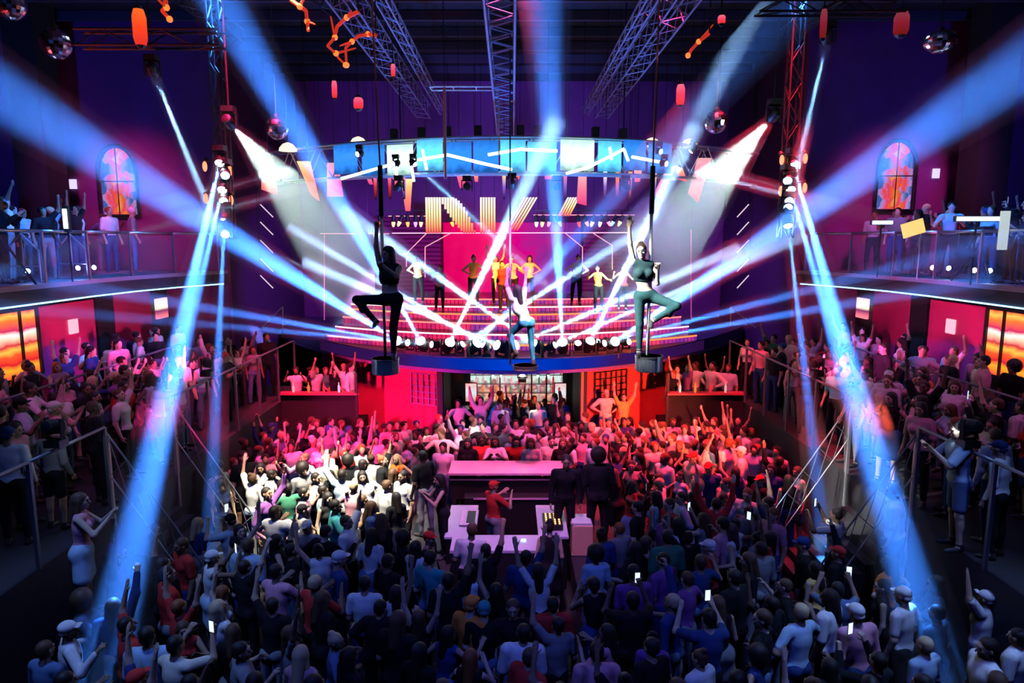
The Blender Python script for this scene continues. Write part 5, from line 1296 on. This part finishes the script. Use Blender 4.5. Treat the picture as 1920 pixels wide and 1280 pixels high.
hexfill(-6.1, 6.15, 5.6, 10.6, .66, 0, 'near crowd', block=lambda x, y: booth(x, y) or stairs(x, y) or abs(x) > y * .78)
hexfill(-6.1, 6.15, 10.6, 15.2, .60, 0, 'middle crowd', block=lambda x, y: booth(x, y) or stairs(x, y), jit=1.0)
hexfill(-6.1, 6.15, 15.2, 17.7, .56, 0, 'far crowd', block=lambda x, y: vip(x, y) or (abs(x) < 2 and y < 15.7), jit=.8)
for sx, nm in ((-1, 'left'), (1, 'right')):
    a, c = sorted((sx * 6.75, sx * 8.8)); hexfill(a, c, 9.0, 19.6, .62, 1.9, nm + ' lower terrace', jit=.5, keep=.8)
    a, c = sorted((sx * 9.3, sx * 10.1)); hexfill(a, c, 12.2, 19.6, .60, 2.2, nm + ' upper terrace', jit=.5, keep=.85)
    a, c = sorted((sx * 10.4, sx * 12.4)); hexfill(a, c, 14.0, 20.4, .72, 5.4, nm + ' balcony', ty=17, jit=.6, keep=.75)
    a, c = sorted((sx * 4.55, sx * 6.1)); hexfill(a, c, 18.95, 19.6, .5, 1.1, nm + ' VIP box', ty=10, jit=.5)
# bar staff and people right in front of the bar
hexfill(-1.5, 1.7, 19.3, 20.4, .55, 0, 'bar', ty=5, jit=.6); 

# ---- choose the 300 that show largest; the rest is one crowd object
import itertools
for p in PEOPLE:
    hx, hy, dep = topx((p['x'], p['y'], p['z'] + 1.6)); p['hx'], p['hy'], p['dep'] = hx, hy, dep
    inside = -25 < hx < 1945 and hy < 1330
    p['score'] = (1 / dep) * (1.0 if inside else .001) * (50 if p['fixed'] else 1) * (.75 if 'balcony' in p['area'] and dep > 17 else 1)
PEOPLE = [p for p in PEOPLE if p['score'] > .01]
PEOPLE.sort(key=lambda p: -p['score'])
IND, REST = PEOPLE[:300], PEOPLE[300:]
TOPN = {'tank': 'tank top', 'tee': 'T-shirt', 'loose': 'shirt', 'long': 'jumper'}
POSEN = {'idle': 'arms down', 'cheer': 'both arms up', 'point': 'right arm up', 'phone': 'hands at face', 'clap': 'hands together', 'sway': 'elbows out', 'hips': 'hands on hips', 'wave': 'left arm up'}
def zone(p):
    x = p['hx']; a = p['area']
    if a in ('near crowd', 'middle crowd', 'far crowd'):
        k = 'far left' if x < 384 else 'left' if x < 768 else 'centre' if x < 1152 else 'right' if x < 1536 else 'far right'
        return f'{k} {a}'
    return {'bar': 'before the bar'}.get(a, a)
def look(p): return (f'{p["topc"]} {TOPN[p["top"]]}', p['hair'], p['hairc'], p['pose'])
seen = {}
def hairw(p):
    return f'{p["capc"]} cap' if p['hair'] == 'cap' else (f'{p["hairc"]} {"afro" if p["hair"] == "afro" else ("bun" if p["hair"] == "bun" else p["hair"] + " hair")}')
for p in IND:
    if p['fixed']: continue
    p['lab'] = f'person in {look(p)[0]}, {hairw(p)}, {POSEN[p["pose"]]}, {zone(p)}'
    seen.setdefault(p['lab'], []).append(p)
for lab, ps in seen.items():
    if len(ps) > 1:
        ps.sort(key=lambda p: p['hx'])
        for i, p in enumerate(ps):
            if len(ps) == 2: w_ = ('the left one', 'the right one')[i]
            else: w_ = ORD[i] + ' from left'
            p['lab'] = lab.replace('person in ', '') + ', ' + w_
for p in IND:
    e = LIB[p['sex'], p['pose']]
    lab = p['fixed'] or p['lab']
    grp = None if p['fixed'] else {'near crowd': 'people packed on the near dance floor', 'middle crowd': 'people around the booth', 'far crowd': 'people near the stage'}.get(p['area'], 'people ' + zone(p))
    r_ = empty('person', (p['x'], p['y'], p['z'] + .01), lab, 'person', grp, p['rz']); r_.scale = (p['s'],) * 3
    r_.rotation_euler = (p['tilt'][0], p['tilt'][1], p['rz'])
    for key, nm, c in (('body', 'body', p['skin']), (p['top'], 'top', COLS[p['topc']]), (p['bot'], p['bot'], COLS[p['botc']]), ('h' + p['hair'], 'cap' if p['hair'] == 'cap' else 'hair', COLS[p['capc']] if p['hair'] == 'cap' else HCOL[p['hairc']])):
        o = bpy.data.objects.new(nm, e[key]); COL.objects.link(o); o.parent = r_; o.color = (*c, 1)
# the rest as one object, coarser bodies
COARSE = {}
def coarse(sex, pose, hair, top):
    k = (sex, pose, hair, top)
    if k not in COARSE:
        J = LIB[sex, pose]['J']
        P = torso(J, .012, i=2) + [('e', tuple(J['pel']), (.17, .12, .12), None, .05, 3)] + leg_prims(J, .012, i=3)
        P += arm_prims(J, .014, 2, .97 if top == 'long' else .36) if top != 'tank' else []
        P += arm_prims(J, 0, 1) + head_prims(J, 1, False)
        for wr, d, nr, cu, sd in palms(J): P.append(('e', tuple(wr + unit(d) * .07), (.035, .035, .07), None, .02, 1))
        H = J['head']; f = J['fwd']; up = perp(f, H - J['neck'])
        if hair == 'long': P += [('e', tuple(H - f * .03 + up * .045), (.095, .1, .09), None, .01, 4), ('c', tuple(H - f * .07), tuple(H - f * .11 - up * .25), .075, .055, .02, 4)]
        else: P += [('e', tuple(H - f * .03 + up * .045), (.09, .1, .085), None, .01, 4)]
        COARSE[k] = sdf_mesh(P, .03, lab=True)
    return COARSE[k]
cm = []; cidx = {}
def cmi(c, kind):
    k = (c, kind)
    if k not in cidx:
        m = mat('crowd_%s_%d' % (kind, len(cidx)), c, .8 if kind != 'skin' else .5, spec=.2); cidx[k] = len(cm); cm.append(m)
    return cidx[k]
VV, QQ, MI = [], [], []; off = 0
for p in REST:
    V, Q, L = coarse(p['sex'], p['pose'], 'long' if p['hair'] == 'long' else 'short', p['top'] if p['top'] in ('long', 'tank') else 'tee')
    ca, sa = math.cos(p['rz']), math.sin(p['rz']); W = V * p['s']
    W = np.stack([W[:, 0] * ca - W[:, 1] * sa + p['x'], W[:, 0] * sa + W[:, 1] * ca + p['y'], W[:, 2] + p['z']], 1)
    tbl = np.zeros(8, int); tbl[0] = tbl[1] = cmi(p['skin'], 'skin'); tbl[2] = cmi(COLS[p['topc']], 'cloth'); tbl[3] = cmi(COLS[p['botc']], 'cloth'); tbl[4] = cmi(HCOL[p['hairc']] if p['hair'] != 'cap' else COLS[p['capc']], 'hair')
    VV.append(W); QQ.append(Q + off); MI.append(tbl[L]); off += len(V)
if REST:
    me = np_mesh('crowd', np.concatenate(VV), np.concatenate(QQ), cm, np.concatenate(MI)); o = bpy.data.objects.new('crowd', me); COL.objects.link(o)
    tag(o, 'dense mass of small distant people filling the gaps of the crowd towards the stage', 'crowd', kind='stuff')
print('PEOPLE', len(PEOPLE), 'REST', len(REST))
# phones held up in the crowd
for i, p in enumerate(sorted([p for p in IND if p['pose'] == 'phone'][:14], key=lambda p: p['hx'])):
    J = LIB[p['sex'], 'phone']['J']; q = (J['wr0'] + unit(J['wr0'] - J['el0']) * .11) * p['s']
    ca, sa = math.cos(p['rz']), math.sin(p['rz']); w_ = Vector((q[0] * ca - q[1] * sa + p['x'], q[0] * sa + q[1] * ca + p['y'], q[2] + p['z'] + .02))
    r_ = empty('phone', w_, f'glowing phone held up by a person in {p["topc"]}, {ORD[i]} phone from the left', 'phone', None, p['rz'])
    MB().box((0, 0, 0), (.075, .01, .15)).build('case', BLACK, r_); MB().box((0, -.007, 0), (.066, .004, .138)).build('screen', glow('phone_scr', (.6, .8, 1), 1.5), r_)

# ================================================================== washes: added coloured floods in made-up lamp housings
def flood(loc, aim, power, col, deg, label, radius=.25):
    p = Vector(loc)
    if p.z > 11: p.z = 12.25
    d = (Vector(aim) - p).normalized()
    spot('wash_light', p + d * .35, aim, power * WASH, col, R(deg), .8, radius)
    fixture(p, aim, label, None, .8, flip=p.z > 6, name='added_flood_lamp')  # lamp housing added at the source of each wash spot
WASH = .6
FL = [
 ((-3.6, 10.5, 12), (-3.7, 13.2, 1), 50000, (1, .90, .64), 24, 'added ceiling flood lamp whitening the left crowd beside the booth'),
 ((-1.5, 16, 12), (-2.9, 12.6, 1), 8000, (.7, .9, 1), 20, 'added ceiling flood lamp, pale blue, over the left of the booth'),
 ((5.9, 14.8, 12), (4.3, 15.2, 1), 46000, (1, .015, .05), 40, 'added ceiling flood lamp reddening the right crowd'),
 ((2.8, 13, 12), (2.6, 16.5, 1), 22000, (1, .03, .09), 36, 'added ceiling flood lamp reddening the crowd right of the bar'),
 ((0, 11, 12), (-.2, 15.8, 1), 24000, (1, .10, .34), 30, 'added ceiling flood lamp turning the crowd behind the booth pink'),
 ((-5.2, 13, 12), (-5.0, 17.6, 1), 26000, (1, .02, .14), 38, 'added ceiling flood lamp, magenta, over the left rear crowd'),
 ((0, 7.5, 12), (0, 12.3, 1), 9000, (.9, .3, .9), 24, 'added ceiling flood lamp, violet, over the DJ booth'),
 ((-3.6, 3, 12), (-2.5, 8.4, 1), 1700, (.07, .16, 1), 62, 'added ceiling flood lamp, deep blue, over the near left crowd'),
 ((3.6, 3, 12), (2.5, 8.4, 1), 1700, (.10, .14, 1), 62, 'added ceiling flood lamp, deep blue, over the near right crowd'),
 ((-6.0, 8, 12), (-8.6, 14.5, 2.5), 2300, (.7, .08, .5), 46, 'added ceiling flood lamp, magenta, towards the left terraces'),
 ((6.0, 8, 12), (8.6, 14.5, 2.5), 2300, (.7, .07, .45), 46, 'added ceiling flood lamp, magenta, towards the right terraces'),
 ((-5.5, 15, 12), (-10.6, 16.8, 5.4), 14000, (.03, .22, 1), 44, 'added ceiling flood lamp, blue, on the left balcony'),
 ((5.5, 15, 12), (10.6, 16.8, 5.4), 14000, (.03, .22, 1), 44, 'added ceiling flood lamp, blue, on the right balcony'),
 ((-10.6, 15, 12), (-11.5, 21, 6.6), 3500, (.8, .08, .5), 44, 'added ceiling flood lamp, plum, washing the left rear wall'),
 ((10.6, 15, 12), (11.5, 21, 6.6), 3500, (.8, .08, .5), 44, 'added ceiling flood lamp, plum, washing the right rear wall'),
 ((-10.2, 9, 5.65), (-10.5, 21, 10.5), 2400, (.02, .12, 1), 75, 'added blue floor flood on the left balcony aimed at the upper walls'),
 ((10.2, 9, 5.65), (10.5, 21, 10.5), 2400, (.02, .12, 1), 75, 'added blue floor flood on the right balcony aimed at the upper walls'),
 ((0, 17.9, 7.72), (0, 23.4, 4.4), 17000, (1, .24, .04), 30, 'added orange flood lamp under the canopy aimed at the performers'),
 ((-3, 18.5, 7.72), (-6, 24, 5), 5000, (.35, .10, .9), 70, 'added violet flood lamp under the canopy aimed at the left of the stage'),
 ((3, 18.5, 7.72), (6, 24, 5), 5000, (.35, .10, .9), 70, 'added violet flood lamp under the canopy aimed at the right of the stage'),
 ((-6.35, 9.2, 3.75), (-3.2, 19, 1.8), 16000, (1, .03, .25), 30, 'added magenta flood on the left terrace rail aimed at the wall left of the bar'),
 ((6.35, 9.2, 3.75), (3.0, 19, 1.8), 20000, (1, .12, .07), 30, 'added orange red flood on the right terrace rail aimed at the wall by the bar'),
 ((-.2, 9.5, 10.0), (0, 18.3, 3.0), 5000, (.02, .13, 1), 30, 'added deep blue flood lamp under the middle truss aimed at the stage edge'),
 ((-2.6, 19.2, 3.42), (-2.5, 16, 12), 3800, (.02, .16, 1), 95, 'added blue uplight on the stage edge towards the ceiling, left one'),
 ((2.4, 19.1, 3.42), (2.0, 14, 12), 4600, (.02, .18, 1), 95, 'added blue uplight on the stage edge towards the ceiling, right one'),
 ((-10.2, 10.2, 5.65), (-4, 14, 12.5), 1500, (1, .05, .06), 70, 'added red floor flood on the left balcony aimed at the ceiling'),
 ((10.2, 10.2, 5.65), (7, 13, 12.5), 350, (1, .05, .10), 60, 'added red floor flood on the right balcony aimed at the ceiling'),
 ((-6.0, 7.0, 12), (2.0, 10.4, 5.45), 55000, (.95, 1, .9), 9, 'added narrow white ceiling lamp following the right dancer'),
 ((4.2, 8.0, 12), (.2, 14.2, 4.45), 40000, (1, .95, .85), 7.5, 'added narrow white ceiling lamp following the middle dancer'),
 ((-1.2, 18.6, 7.72), (-2.2, 28, 9.6), 3000, (.2, .12, 1), 80, 'added violet blue flood lamp under the canopy aimed at the left back wall'),
 ((1.2, 18.6, 7.72), (2.2, 28, 9.6), 3000, (.14, .16, 1), 80, 'added violet blue flood lamp under the canopy aimed at the right back wall'),
 ((-4.0, 13, 12), (-5.4, 19.2, 1.9), 16000, (1, .05, .10), 22, 'added ceiling flood lamp reddening the left VIP box'),
 ((4.0, 13, 12), (5.4, 19.2, 1.9), 16000, (1, .05, .08), 22, 'added ceiling flood lamp reddening the right VIP box'),
 ((-6.45, 14.2, 3.75), (-10.6, 17.2, 4.2), 1300, (1, .06, .42), 80, 'added magenta flood on the left terrace rail aimed at the wall panels'),
 ((6.45, 14.2, 3.75), (10.6, 17.2, 4.2), 1300, (1, .06, .42), 80, 'added magenta flood on the right terrace rail aimed at the wall panels'),
 ((6.4, 6.5, 12), (5.0, 7.6, 1.5), 3500, (.30, .5, 1), 32, 'added pale blue ceiling flood lamp over the lower right crowd'),
 ((-6.4, 6.5, 12), (-5.0, 8.0, 1.5), 2600, (.25, .45, 1), 32, 'added pale blue ceiling flood lamp over the lower left crowd'),
 ((.3, 19.6, 2.5), (.3, 18.2, .5), 260, (1, .72, .4), 110, 'added warm flood lamp under the stage lighting people before the bar'),
]
for a in FL: flood(*a)
